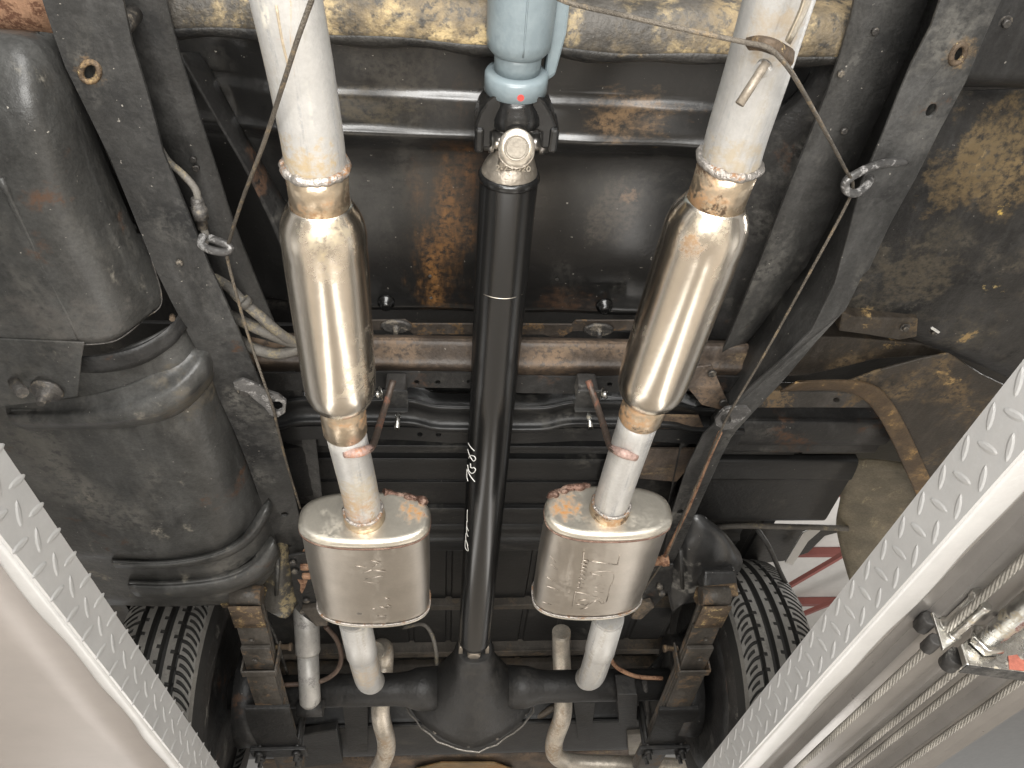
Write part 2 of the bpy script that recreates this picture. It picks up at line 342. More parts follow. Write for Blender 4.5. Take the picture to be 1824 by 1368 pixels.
# ---------------------------------------------------------------- objects
def thing(name, label, cat, loc, group=None, kind=None):
    o = bpy.data.objects.new(name, None); COL.objects.link(o); o.location = loc; o.empty_display_size = 0.05
    tag(o, label, cat, group, kind); return o
def tag(o, label=None, cat=None, group=None, kind=None):
    if label: o['label'] = label
    if cat: o['category'] = cat
    if group: o['group'] = group
    if kind: o['kind'] = kind
    return o
def wloc(o):
    v = Vector()
    while o: v += Vector(o.location); o = o.parent
    return v
def obj(name, bm, mat, parent=None, bev=0.0, seg=2, recalc=True):
    if recalc: bmesh.ops.recalc_face_normals(bm, faces=bm.faces)
    o0 = wloc(parent) if parent else None
    if o0 is None:
        lo = Vector((1e9,)*3); hi = Vector((-1e9,)*3)
        for v in bm.verts:
            for i in range(3): lo[i] = min(lo[i], v.co[i]); hi[i] = max(hi[i], v.co[i])
        o0 = Vector(((lo.x+hi.x)/2, (lo.y+hi.y)/2, lo.z))
    for v in bm.verts: v.co -= o0
    me = bpy.data.meshes.new(name); bm.to_mesh(me); bm.free()
    me.materials.append(mat)
    o = bpy.data.objects.new(name, me); COL.objects.link(o)
    if parent: o.parent = parent
    else: o.location = o0
    if bev:
        md = o.modifiers.new('bevel', 'BEVEL'); md.width = bev; md.segments = seg; md.limit_method = 'ANGLE'; md.angle_limit = R_(40)
        md.harden_normals = False
    return o
NB = bmesh.new
def mk(name, mat, parent, fn, *a, bev=0.0, **k):
    bm = NB(); fn(bm, *a, **k); return obj(name, bm, mat, parent, bev)
def merge(bm, d=1e-5): bmesh.ops.remove_doubles(bm, verts=bm.verts, dist=d)

# ================================================================ SETTING
fl = mk('shop_floor', floor_m, None, box, W(0.1, 1.5, -H-0.05), 30, 30, 0.1); tag(fl, 'plain concrete shop floor under the lift', None, kind='structure')
rf = mk('shop_roof', roof_m, None, box, W(6, 10, 4.8), 44, 44, 0.04); tag(rf, 'white sheet metal roof of the shop', None, kind='structure')
for k in range(5):
    o = mk('roof_beam', beam_m, None, box, W(6.5, 6.7+k*1.3, 4.72), 16, 0.07, 0.10)
    tag(o, 'red painted steel purlin under the white shop roof', 'beam', 'red roof purlins')
for k, (x, a, lab) in enumerate(((4.2, 28, 'slanting red steel brace over the wheel arch opening'), (5.3, 40, 'steeper red steel brace beside the other roof brace'))):
    o = mk('roof_brace', beam_m, None, box, W(x, 8.2, 4.4), 0.05, 5, 0.05, Matrix.Rotation(R_(a), 3, 'Z')); tag(o, lab, 'beam', 'red roof braces')

# ================================================================ TRUCK FRAME
zl = lambda y: 0.85 + max(0, y-620)*0.00022
RL_L = [(10, -200), (62, -40), (75, 0), (95, 60), (116, 119), (151, 190), (196, 281), (246, 404), (277, 480), (302, 531), (344, 612), (375, 668), (389, 707), (421, 777), (442, 829), (467, 900), (490, 965), (505, 1014), (526, 1084), (561, 1118)]
RL_R = [(170, -200), (210, -40), (219, 0), (235, 77), (260, 158), (277, 218), (291, 274), (330, 368), (375, 480), (389, 507), (421, 580), (456, 665), (481, 721), (505, 812), (526, 888), (547, 990), (565, 1070), (586, 1113)]
RR_L = [(1752, -200), (1690, -40), (1675, 0), (1658, 49), (1623, 116), (1598, 175), (1570, 246), (1535, 326), (1510, 421), (1486, 507), (1444, 591), (1395, 640), (1331, 696), (1272, 756), (1251, 777), (1223, 833), (1195, 920), (1183, 982), (1148, 1050)]
RR_R = [(1862, -200), (1800, -40), (1784, 0), (1756, 63), (1721, 147), (1675, 232), (1633, 316), (1588, 396), (1549, 480), (1538, 489), (1507, 552), (1458, 605), (1395, 679), (1342, 735), (1307, 773), (1286, 812), (1237, 920), (1213, 976), (1193, 1013), (1165, 1079), (1143, 1103)]
def zz(L): return [P(x, y, zl(y)) for x, y in L]
frame = thing('truck_chassis', 'black painted ladder chassis of the truck with pressed crossmembers', 'chassis', W(0.08, 1.2, 0.85))
def flange(name, A, B, holes=()):
    o = mk(name, rail_m, frame, plate, zz(A)+zz(B)[::-1], (0, 0, 0.005), [hole(x, y, zl(y)+.0, rx, ry, r) for x, y, rx, ry, r in holes], bev=0.0015)
    return o
fL = flange('rail_bottom_flange', RL_L, RL_R, [(160, 128, 14, 16, .4), (507, 916, 7, 4, 0), (513, 973, 6, 3, 0)])
fR = flange('rail_bottom_flange', RR_L, RR_R, [(1707, 96, 9, 17, .5), (1659, 197, 8, 13, .6), (1212, 912, 6, 4, -.3)])
# webs and top flanges of the C-section rails
def up(L, dz): return [p+Vector((0, 0, dz)) for p in L]
def ribbon(bm, A, B, t):
    sheet(bm, [A, B], 1, 1, t)
def resample(L, n):
    L = [Vector(p) for p in L]; d = [0]
    for a, b in zip(L, L[1:]): d.append(d[-1]+(b-a).length)
    out = []
    for k in range(n):
        s = d[-1]*k/(n-1); i = 0
        while i < len(d)-2 and d[i+1] < s: i += 1
        f = (s-d[i])/max(1e-9, d[i+1]-d[i]); out.append(L[i].lerp(L[i+1], f))
    return out
oL = resample(zz(RL_L), 26); iL = resample(zz(RL_R), 26); oR = resample(zz(RR_R), 26); iR = resample(zz(RR_L), 26)
def web(name, edge, dx):
    bm = NB(); A = [p+Vector((dx*.0, 0, .004)) for p in edge]; B = up(edge, .135)
    sheet(bm, [A, B], 1, 1, 0.005, Vector((dx, 0, 0))); return obj(name, bm, rail_m, frame)
web('rail_web', oL, .8); web('rail_web', oR, -.8)
def topfl(edge_o, inner_px, z):
    B = resample([P(x, y, z) for x, y in inner_px], 26); A = resample([p+Vector((0, 0, .135)) for p in edge_o if p.y < B[-1].y+.1], 26)
    bm = NB(); sheet(bm, [A, B], 1, 1, 0.005); return obj('rail_top_flange', bm, rail_m, frame)
topfl(oL, [(287, -40), (295, 0), (323, 109), (351, 196), (379, 281), (414, 393), (449, 480), (480, 556), (520, 650), (560, 760), (575, 900)], .985)
topfl(oR, [(1530, -40), (1521, 10), (1489, 123), (1444, 239), (1409, 323), (1352, 470), (1300, 598), (1262, 680), (1215, 780), (1190, 900)], .985)
def torus(bm, c, nrm, R, r, rx=1, n=24, m=8, rot=0):
    q = Vector(nrm).to_track_quat('Z', 'Y'); L = []
    for k in range(n+1):
        a = 2*math.pi*k/n; v = Vector((math.cos(a)*R*rx, math.sin(a)*R, 0)); v.rotate(Quaternion((0, 0, 1), rot)); v.rotate(q); L.append(Vector(c)+v)
    tube(bm, L, r, m, 1, False)
for (x, y, rx, ry, rot) in ((160, 128, 14, 16, .4), (1707, 96, 9, 17, .5)):
    bm = NB(); hp = hole(x, y, zl(y)-.001, rx*1.15, ry*1.12, rot, 18); tube(bm, hp+[hp[0]], .0035, 6, 1, False); obj('hole_rim', bm, rustblk, fL if x < 900 else fR)
# little bolts and slugs on the rails
for (x, y, z, r) in ((237, 25, .93, .011),):
    bm = NB(); lathe(bm, P(x, y, .97), P(x, y, .97)+Vector((.004, -.005, -.05)), [(0, r), (.045, r), (.05, r*.8)], 16); obj('stud', bm, bolt_m, frame)
for (x, y, z) in ((320, 467, .849), (1503, 232, .975), (1497, 130, .975), (1558, 55, .98), (345, 283, .98), (350, 298, .98)):
    bm = NB(); hexbolt(bm, P(x, y, z), (0, 0, -1), .005, .005, False, 8); obj('rivet', bm, bolt_m, frame)

def py2y(py, z, px=900): return P(px, py, z).y
# front (transmission) crossmember with tan overspray
yb = [(py2y(p_, z_+.02), z_+.02) for p_, z_ in ((-34, 1.04), (-8, 1.0), (14, .985), (45, .976), (72, .975), (80, .977))]
def wobf(x, f): return Vector((0, .0025*math.sin(x*9)+.002*math.sin(x*31+1), .002*math.sin(x*17)))
x0_, x1_ = -.37, .61
mk('front_crossmember', front_m, frame, beam, yb, x0_, x1_, .005, 40, wobf)
ye = [(py2y(p_, z_+.02), z_+.02) for p_, z_ in ((75, .979), (82, .975), (90, .977), (95, .985), (97, 1.02))]
mk('front_crossmember_edge', grime('sooty_edge', (.03, .028, .025), .5, layers=[((.20, .15, .085), .66, .2, 16), ((.012, .012, .012), .5, .3, 7)], bump=.8, bscale=90), frame, beam, ye, x0_, x1_, .005, 50, lambda x, f: wobf(x, f)+Vector((0, .003*math.sin(x*43)*f, 0)))
# rusty rear-of-cab crossmember
Z1 = .97
def wob1(x, f): return Vector((0, .012*math.sin((x+.1)*11)*max(0, f-.5)*2*(.5), 0))
pr1 = [(py2y(602, 1.03), 1.03), (py2y(605, 1.005), 1.005), (py2y(612, .990), .990), (py2y(640, .978), .978), (py2y(652, Z1), Z1), (py2y(660, .975), .975), (py2y(672, .99), .99)]
mk('crossmember', cross_m, frame, beam, pr1, -.36, .56, .004, 40, wob1)
def waveplate(name, mat, z, y0, y1, amp, per, xs=(-.36, .58), t=.004, holes=(), ph=0, parent=None, dz=0):
    n = 44; A = []; B = []
    for k in range(n+1):
        x = xs[0]+(xs[1]-xs[0])*k/n; s = math.sin((x-.08)*per+ph); s = max(-.6, min(.6, s))
        A.append(Vector((x, y0+amp*s*.6, z+H))); B.append(Vector((x, y1+amp*s, z+H+dz)))
    return mk(name, mat, parent or frame, plate, A+B[::-1], (0, 0, t), holes)
hz = .962
waveplate('crossmember_flange', black, hz, py2y(668, hz), py2y(696, hz), .010, 13, holes=[hole(x, y, hz, 5, 4) for x, y in ((742, 681), (780, 681), (836, 680), (1086, 685), (1125, 684))])
# second black crossmember with two pressed ridges
pr2 = [(py2y(703, 1.02), 1.03), (py2y(712, 1.0), 1.0), (py2y(722, .975), .975), (py2y(738, .98), .985), (py2y(752, .975), .978), (py2y(762, .965), .965), (py2y(772, .985), .99)]
def wob2(x, f): return Vector((0, .010*math.tanh(4*math.sin((x-.08)*12+1.6)), 0))
c2 = mk('crossmember', black_dark, frame, beam, pr2, -.36, .60, .004, 60, wob2)
waveplate('crossmember_flange', black_dark, .972, py2y(764, .972), py2y(787, .972), .008, 12, ph=1.6, xs=(-.36, .60), holes=[hole(x, y, .972, 5, 4) for x, y in ((748, 774), (781, 774))])
for (x, y, z) in ((750, 733, .968), (758, 742, .968), (671, 739, .968)):
    pass

# ================================================================ CAB FLOOR
cab = thing('cab_floor', 'black pressed cab floor above the driveshaft with rust streaks', 'cab floor', W(0.1, .6, 1.12))
ZR = [(70, 1.11), (100, 1.103), (150, 1.10), (161, 1.0995), (168, 1.098), (175, 1.0955), (182, 1.093), (189, 1.092), (205, 1.092), (226, 1.0915), (233, 1.0905), (240, 1.088), (247, 1.0855), (253, 1.088), (262, 1.097), (276, 1.109), (330, 1.122), (450, 1.13), (520, 1.13), (546, 1.125), (553, 1.13), (556, 1.15)]
bm = NB(); rows = []
xs_ = [-.46, -.36, -.26, -.14, -.02, .10, .22, .34, .45, .55, .64]
for (py, z) in ZR:
    y = py2y(py, z); rows.append([Vector((x, y, H+z + (.02 if x > .5 or x < -.34 else 0) + .0025*math.sin(x*23+py*.05))) for x in xs_])
sheet(bm, rows, 4, 4, .003); obj('floor_panel', bm, tunnel_m, cab)
# sloping tunnel side braces
for L in ([[(318, 95, 1.06), (335, 130, 1.055), (385, 215, 1.05), (445, 320, 1.05), (500, 440, 1.05), (540, 560, 1.06)], [(345, 95, 1.09), (368, 130, 1.08), (425, 240, 1.075), (490, 350, 1.08), (545, 460, 1.09), (570, 560, 1.10)], [(355, 95, 1.105), (378, 130, 1.10), (436, 240, 1.10), (500, 350, 1.115), (555, 460, 1.125), (590, 560, 1.125)]],
          [[(1530, 110, 1.06), (1500, 200, 1.05), (1440, 330, 1.05), (1370, 470, 1.05), (1290, 640, 1.06)], [(1470, 110, 1.09), (1440, 165, 1.08), (1380, 250, 1.075), (1310, 390, 1.08), (1220, 600, 1.09)], [(1455, 110, 1.105), (1420, 165, 1.10), (1330, 250, 1.10), (1270, 380, 1.12), (1170, 560, 1.125)]]):
    bm = NB(); sheet(bm, [[P(*p) for p in r] for r in L], 4, 4, .003); obj('tunnel_brace', bm, black, cab)
# rear lip of the cab floor with notches
zf = 1.075
lip = [(660, 571), (722, 570), (732, 577), (1018, 578), (1026, 571), (1130, 571), (1130, 589), (1020, 590), (1004, 600), (982, 601), (968, 596), (770, 596), (758, 601), (742, 601), (728, 589), (660, 588)]
mk('rear_lip', grime('cab_lip', (.05, .04, .032), .45, layers=[((.16, .10, .05), .55, .15, 20)], bump=.4), cab, plate, [P(x, y, zf) for x, y in lip], (0, 0, .004), bev=.001)
for (x, y) in ((706, 580), (1066, 586)):
    bm = NB(); c = P(x, y, zf-.002); lathe(bm, c, c+Vector((0, 0, -1)), [(0, .030), (.004, .029), (.006, .024)], 28)
    for v in bm.verts: v.co.y = c.y+(v.co.y-c.y)*.55
    w = obj('oval_washer', bm, bolt_m, cab)
    bm = NB(); lathe(bm, c, c+Vector((0, .004, -1)), [(0, .007), (.012, .007), (.012, .005), (.022, .0045)], 12); obj('stud', bm, bolt_m, cab)
for (x, y) in ((688, 537), (1076, 543)):
    bm = NB(); c = P(x, y, 1.122); lathe(bm, c, c+Vector((0, 0, -1)), [(0, .017), (.006, .016), (.008, .012), (.016, .011), (.020, .006)], 20); obj('rubber_plug', bm, shaft_m, cab)
for (x, y, z) in ((766, 491, 1.127), (768, 530, 1.127), (992, 497, 1.127)):
    bm = NB(); hexbolt(bm, P(x, y, z), (0, 0, -1), .003, .003, False, 8); obj('rivet', bm, bolt_m, cab)
# floor of the cab outside the frame rail: big dented panel with old tan paint
rows = []
for (py, zs) in ((-40, (1.0, 1.0, 1.0, 1.0)), (100, (1.0, .995, .99, .985)), (146, (1.0, .995, .99, .985)), (158, (1.05, 1.04, 1.035, 1.03))):
    rows.append([P(x, py+dy, z) for x, dy, z in zip((1560, 1680, 1780, 1960), (-5, -3, -2, 4), zs)])
bm = NB(); sheet(bm, rows, 5, 4, .003); obj('sill_panel', bm, black, cab)
rows = [[(1500, 160, 1.06), (1600, 160, 1.045), (1720, 162, 1.04), (1824, 158, 1.04), (1960, 150, 1.03)],
        [(1440, 260, 1.06), (1570, 270, 1.03), (1700, 270, 1.015), (1824, 260, 1.015), (1960, 250, 1.015)],
        [(1400, 360, 1.06), (1540, 370, 1.03), (1690, 360, 1.01), (1824, 350, 1.005), (1960, 350, 1.0)],
        [(1390, 460, 1.06), (1520, 470, 1.03), (1660, 470, 1.005), (1800, 470, .99), (1960, 450, .99)],
        [(1390, 545, 1.06), (1510, 545, 1.03), (1640, 560, 1.01), (1790, 580, .99), (1960, 570, .99)],
        [(1390, 560, 1.06), (1500, 556, 1.03), (1630, 590, 1.01), (1780, 640, .99), (1960, 720, .99)],
        [(1390, 565, 1.08), (1500, 562, 1.05), (1625, 604, 1.03), (1772, 662, 1.01), (1950, 745, 1.01)]]
bm = NB(); sheet(bm, [[P(*p) for p in r] for r in rows], 5, 5, .003); obj('outer_floor_panel', bm, side_m, cab)
bm = NB(); plate(bm, [P(x, y, 1.0) for x, y in ((1500, 556), (1528, 566), (1636, 568), (1634, 600), (1600, 606), (1540, 596), (1494, 590))], (0, 0, .03)); obj('mount_bracket', bm, corner_m, cab, .003)
for (x, y, z, r) in ((1790, 40, .995, .006), (1612, 583, .999, .006), (1660, 590, .99, .004)):
    bm = NB(); hexbolt(bm, P(x, y, z), (0, 0, -1), r, .006); obj('bolt', bm, bolt_m, cab)
bm = NB(); box(bm, P(1666, 588, .985), .004, .022, .003, Matrix.Rotation(R_(-60), 3, 'Z')); obj('paint_chip', bm, white_ink, cab)
# rust patch of cab mount at the other corner
bm = NB(); sheet(bm, [[P(x, y, z) for x, y, z in r] for r in ([(-60, -40, 1.0), (30, -40, .99), (110, -40, 1.0)], [(-60, 10, .99), (35, 5, .985), (110, 0, .99)], [(-60, 50, 1.0), (45, 52, .99), (115, 56, 1.0)], [(-60, 62, 1.03), (45, 64, 1.03), (115, 70, 1.03)])], 4, 4, .004)
obj('rusty_cab_mount', bm, peach, cab)

mk('cab_light_cover', black_dark, cab, box, W(-.02, .1, 1.24), 2.9, 2.05, .02)  # added dark cover, stops the bright roof leaking through floor gaps
# ================================================================ TRUCK BED
bed = thing('truck_bed', 'black steel underside of the cargo bed with cross sills', 'truck bed', W(0.08, 1.8, 1.15))
mk('bed_light_cover', black_dark, bed, plate, [W(-1.45, 1.135, 1.23), W(1.42, 1.135, 1.23), W(1.42, 1.74, 1.23), W(.985, 1.74, 1.23), W(.985, 3.4, 1.23), W(-1.45, 3.4, 1.23)], (0, 0, .02))  # added dark sheet above the bed, blocks light leaks between sills
def sill(py0, py1, z, prof, x0=-.72, x1=.80, mat=None, name='cross_sill', nx=12):
    """prof: (fraction of the way, dz)"""
    y0, y1 = py2y(py0, z), py2y(py1, z)
    return mk(name, mat or black_dark, bed, beam, [(y0+(y1-y0)*f, z+dz) for f, dz in prof], x0, x1, .004, nx)
flatp = [(-.15, .05), (0, .01), (.06, 0), (.5, 0), (.94, 0), (1, .01), (1.1, .05)]
hat = [(-.1, .05), (0, .01), (.08, 0), (.35, .0), (.42, .012), (.6, .012), (.66, .0), (.94, 0), (1, .008), (1.08, .05)]
sill(795, 808, 1.06, flatp)
sill(818, 856, 1.08, flatp)
sill(859, 904, 1.08, [(-.1, .03), (0, .004), (.06, 0), (.6, .006), (1, .012), (1.06, .03)])
sill(906, 935, 1.085, flatp)
sill(945, 984, 1.09, [(-.1, .03), (0, .01), (.3, .008), (.42, -.004), (.52, 0), (.75, .004), (1, .006), (1.08, .03)])
# corrugated floor
y0, y1 = py2y(950, 1.16), 3.3
n = 13; A = []
bm = NB(); rows = []
for k in range(n*4+1):
    ph = k % 4; x = -.75+1.65*((k//4)+(0, .82, .86, .96)[ph])/n
    z = 1.165 + (.006 if ph in (2, 3) else 0)
    rows.append([Vector((x, y0-.5, z+H)), Vector((x, y1, z+H))])
sheet(bm, rows, 1, 1, .003, smooth=False); obj('floor_panel', bm, black_dark, bed)
for (py, z, h) in ((1078, 1.14, 8), (1160, 1.13, 9), (1195, 1.12, 8)):
    sill(py, py+h, z, flatp, -.7, .8, grime('bed_sill_dusty', (.05, .042, .033), .6, layers=[((.11, .085, .06), .5, .2, 12)], bump=.4))
# sills seen outside the right rail
def slab(name, poly, z, t, mat, parent=bed, bev=.003, holes=()):
    return mk(name, mat, parent, plate, [P(*p) if len(p) == 3 else P(p[0], p[1], z) for p in poly], (0, 0, t), holes, bev=bev)
slab('cross_sill', [(1420, 600), (1500, 600), (1640, 612), (1700, 632), (1560, 640), (1500, 655), (1440, 668), (1395, 672), (1380, 640)], 1.03, .04, corner_m)
slab('cross_sill', [(1310, 697), (1520, 700), (1555, 715), (1566, 727), (1310, 727)], 1.03, .03, grime('sill_worn', (.05, .045, .04), .45, layers=[((.2, .14, .08), .58, .15, 12)], bump=.4), holes=[hole(1490, 713, 1.03, 5, 4)])
pr = [(py2y(738, 1.04), 1.07), (py2y(742, 1.04), 1.045), (py2y(748, 1.03), 1.03), (py2y(770, 1.02), 1.02), (py2y(788, 1.02), 1.022), (py2y(792, 1.03), 1.035), (py2y(806, 1.03), 1.035), (py2y(809, 1.03), 1.06)]
mk('cross_sill', black, bed, beam, pr, .40, P(1590, 775, 1.02).x, .004, 8)
pr = [(py2y(820, 1.05), 1.07), (py2y(822, 1.05), 1.05), (py2y(852, 1.04), 1.04), (py2y(858, 1.04), 1.045), (py2y(905, 1.04), 1.04), (py2y(928, 1.04), 1.04), (py2y(932, 1.05), 1.07)]
mk('cross_sill', black_dark, bed, beam, pr, .36, P(1506, 870, 1.04).x, .004, 8)
# cab corner / bed brace panel with orange paint
rows = [[(1395, 690, 1.0), (1480, 688, 1.0), (1560, 690, 1.0), (1680, 700, 1.0)],
        [(1395, 684, 1.01), (1500, 670, 1.005), (1600, 655, 1.0), (1720, 655, .99)]]
slab('corner_panel', [(1495, 686), (1560, 662), (1640, 640), (1690, 630), (1750, 668), (1900, 740), (1900, 1000), (1700, 1000), (1652, 900), (1625, 840), (1595, 775), (1568, 725), (1540, 700)], 1.0, .006, corner_m, bed, .002)
bm = NB(); L = [(1395, 694), (1480, 692), (1530, 700), (1560, 725), (1590, 775), (1620, 840), (1650, 905), (1690, 985)]
sheet(bm, [[P(x-5, y+4, 1.004) for x, y in L], [P(x-2, y+2, .9965) for x, y in L], [P(x+22, y-12, .9945) for x, y in L], [P(x+25, y-14, .9985) for x, y in L]], 3, 4, .003)
obj('corner_panel_edge', bm, grime('orange_edge', (.10, .065, .035), .5, layers=[((.30, .20, .10), .42, .5, 9), ((.45, .29, .12), .66, .2, 18)], bump=.5), bed)
# inner wall of the bed with pale overspray
rows = [[(1490, 820, 1.10), (1560, 820, 1.07), (1640, 830, 1.04), (1720, 840, 1.02)], [(1498, 880, 1.10), (1560, 890, 1.07), (1640, 900, 1.04), (1720, 910, 1.02)],
        [(1490, 935, 1.10), (1545, 960, 1.06), (1620, 985, 1.03), (1700, 1000, 1.01)], [(1500, 990, 1.08), (1520, 1050, 1.03), (1560, 1100, .98), (1640, 1130, .95)]]
bm = NB(); sheet(bm, [[P(*p) for p in r] for r in rows], 5, 5, .004); obj('inner_side_wall', bm, beds_m, bed)
bm = NB(); tube(bm, [P(x, y, 1.08) for x, y in ((1265, 945), (1300, 937), (1400, 938), (1480, 940), (1510, 942))], .008, 8, 4); obj('wheelhouse_lip', bm, hose_m, bed)
bm = NB(); tube(bm, [P(x, y, z) for x, y, z in ((1345, 937, 1.1), (1370, 975, 1.05), (1395, 1030, 1.02), (1425, 1080, 1.0))], .007, 8, 4); o = obj('brake_hose', bm, rubber); tag(o, 'thin black hose hanging over the tyre beside the oily flap', 'hose')
sl = slab('wheelhouse', [(1290, 938), (1520, 942), (1470, 955), (1440, 985), (1395, 1000), (1290, 1010)], 1.17, .01, black_dark)
slab('quarter_panel_strip', [(1398, 1003), (1430, 950), (1455, 938), (1462, 946), (1440, 965), (1412, 1008)], 1.12, .006, roof_m)

# ================================================================ FUEL TANK + SHIELD
tank = thing('fuel_tank', 'dusty black saddle fuel tank beside the frame with pressed beads', 'fuel tank', P(200, 850, .84))
rows = [[(-200, 640, .80), (0, 640, .80), (150, 640, .80), (250, 610, .815), (315, 575, .85), (345, 560, .90)],
        [(-200, 720, .80), (0, 720, .80), (180, 715, .80), (310, 670, .82), (365, 640, .86), (385, 640, .92)],
        [(-200, 765, .80), (0, 765, .80), (200, 770, .80), (330, 740, .82), (385, 715, .86), (405, 715, .92)],
        [(-200, 850, .80), (60, 850, .80), (230, 850, .80), (360, 820, .82), (415, 800, .865), (440, 800, .92)],
        [(-200, 920, .80), (100, 920, .80), (260, 915, .80), (380, 890, .82), (432, 870, .865), (462, 870, .92)],
        [(-100, 980, .80), (130, 980, .80), (280, 985, .80), (390, 960, .82), (450, 925, .87), (478, 920, .92)],
        [(-100, 1000, .81), (140, 1000, .81), (290, 1003, .81), (400, 985, .83), (462, 945, .88), (490, 940, .93)],
        [(-60, 1045, .82), (180, 1045, .82), (310, 1048, .82), (415, 1035, .84), (478, 985, .89), (500, 980, .94)],
        [(-60, 1072, .83), (190, 1072, .83), (320, 1074, .83), (430, 1064, .85), (492, 1010, .90), (510, 1000, .95)],
        [(-60, 1078, .88), (190, 1078, .88), (320, 1080, .88), (432, 1070, .90), (494, 1016, .94), (512, 1006, .97)]]
bm = NB(); sheet(bm, [[P(*p) for p in r] for r in rows], 5, 5, .004); obj('shell', bm, tank_m, tank)
# pressed bead (proud shelf)
bead_rows = [[(8, 712, .80), (118, 708, .80), (205, 694, .80), (278, 662, .815), (328, 622, .845), (346, 598, .875)],
        [(10, 728, .792), (120, 726, .792), (214, 713, .792), (290, 680, .807), (342, 636, .838), (360, 612, .868)],
        [(14, 742, .776), (122, 742, .776), (220, 731, .776), (301, 699, .791), (353, 653, .824), (369, 626, .854)],
        [(24, 757, .774), (126, 757, .774), (229, 750, .774), (313, 722, .789), (363, 674, .823), (377, 643, .853)],
        [(46, 766, .796), (130, 766, .796), (238, 760, .796), (318, 738, .811), (371, 689, .846), (384, 655, .872)]]
bm = NB(); sheet(bm, [[P(*p) for p in r] for r in bead_rows], 5, 5, .012); obj('bead', bm, tank_m, tank)
def strapsheet(name, rows, mat, parent, t=.004):
    bm = NB(); sheet(bm, [[P(*p) for p in r] for r in rows], 5, 3, t); return obj(name, bm, mat, parent)
strapsheet('seam_flange', [[(198, 998, .805), (290, 1000, .805), (375, 985, .82), (430, 955, .845), (466, 905, .875), (478, 890, .90)],
                           [(200, 1004, .79), (292, 1006, .79), (380, 991, .805), (438, 960, .83), (473, 912, .865), (482, 896, .89)],
                           [(206, 1012, .80), (294, 1013, .80), (388, 999, .815), (446, 968, .84), (480, 920, .87), (486, 902, .90)]], tank_m, tank)
strapsheet('bead', [[(228, 1036, .815), (300, 1037, .815), (390, 1026, .83), (445, 1002, .85), (480, 960, .885)],
                    [(228, 1044, .797), (302, 1046, .797), (395, 1035, .812), (452, 1010, .835), (488, 968, .87)],
                    [(240, 1060, .797), (306, 1061, .797), (402, 1050, .812), (462, 1022, .835), (495, 985, .87)],
                    [(250, 1064, .82), (308, 1065, .82), (406, 1056, .84), (468, 1030, .86), (498, 992, .89)]], tank_m, tank, .008)
strap = thing('tank_strap', 'curved flat black strap wrapped under the tank behind the shield', 'strap', P(230, 620, .79))
strapsheet('band', [[(120, 640, .785), (180, 634, .785), (240, 620, .795), (290, 592, .82), (318, 562, .85)], [(120, 662, .785), (185, 664, .785), (252, 650, .795), (305, 618, .82), (334, 584, .85)]], black, strap)
bm = NB(); hexbolt(bm, P(307, 563, .84), (.3, -.3, -1), .0045, .012, False); obj('strap_bolt', bm, rustblk, strap)
shield = thing('heat_shield', 'large grey-black folded shield plate lapping over the front of the tank', 'heat shield', P(120, 500, .77))
rows = [[(-120, 40, .90), (0, 52, .88), (50, 56, .875), (95, 62, .88), (112, 70, .90)],
        [(-120, 75, .83), (0, 80, .82), (60, 92, .825), (115, 125, .86), (140, 140, .90)],
        [(-120, 200, .775), (0, 210, .775), (80, 220, .785), (140, 240, .83), (178, 250, .90)],
        [(-120, 330, .765), (0, 335, .765), (100, 340, .775), (170, 345, .82), (222, 350, .89)],
        [(-120, 450, .76), (0, 455, .76), (110, 450, .768), (200, 450, .805), (266, 452, .87)],
        [(-120, 540, .76), (20, 550, .76), (130, 545, .765), (225, 535, .80), (286, 520, .855)],
        [(-120, 600, .758), (40, 612, .758), (146, 614, .762), (212, 604, .785), (284, 546, .848)],
        ]
bm = NB(); sheet(bm, [[P(*p) for p in r] for r in rows], 5, 5, .003); obj('curved_panel', bm, tank_m, shield)
bm = NB(); tube(bm, [P(*p) for p in ((150, 614, .761), (180, 612, .77), (210, 605, .783), (240, 584, .805), (258, 566, .83), (284, 548, .847), (287, 520, .856), (268, 455, .868))], .0011, 6, 3); obj('raw_edge', bm, bolt_m, shield)
mk('lower_tab', tank_m, shield, plate, [P(x, y, .756) for x, y in ((-120, 598), (40, 606), (150, 611), (145, 640), (138, 706), (90, 714), (0, 724), (-120, 730))], (0, 0, .003),
   [hole(27, 682, .756, 6, 8), hole(70, 676, .756, 7, 5)], bev=.001)
for L in ([(0, 315), (60, 440), (145, 612)], [(-20, 430), (45, 540), (95, 612)]):
    bm = NB(); tube(bm, [P(x, y, .7655) for x, y in L], .004, 8, 5); obj('fold_crease', bm, tank_m, shield)
bm = NB(); tube(bm, [P(25, 680, .755), P(40, 700, .725)], .008, 10, 1); obj('stud', bm, bolt_m, shield)
bm = NB(); c = P(84, 695, .754); lathe(bm, c, c+Vector((0, 0, -1)), [(0, .022), (.004, .021), (.005, .011), (.016, .010), (.017, .006), (.026, .0055)], 18); obj('washer_bolt', bm, bolt_m, shield)

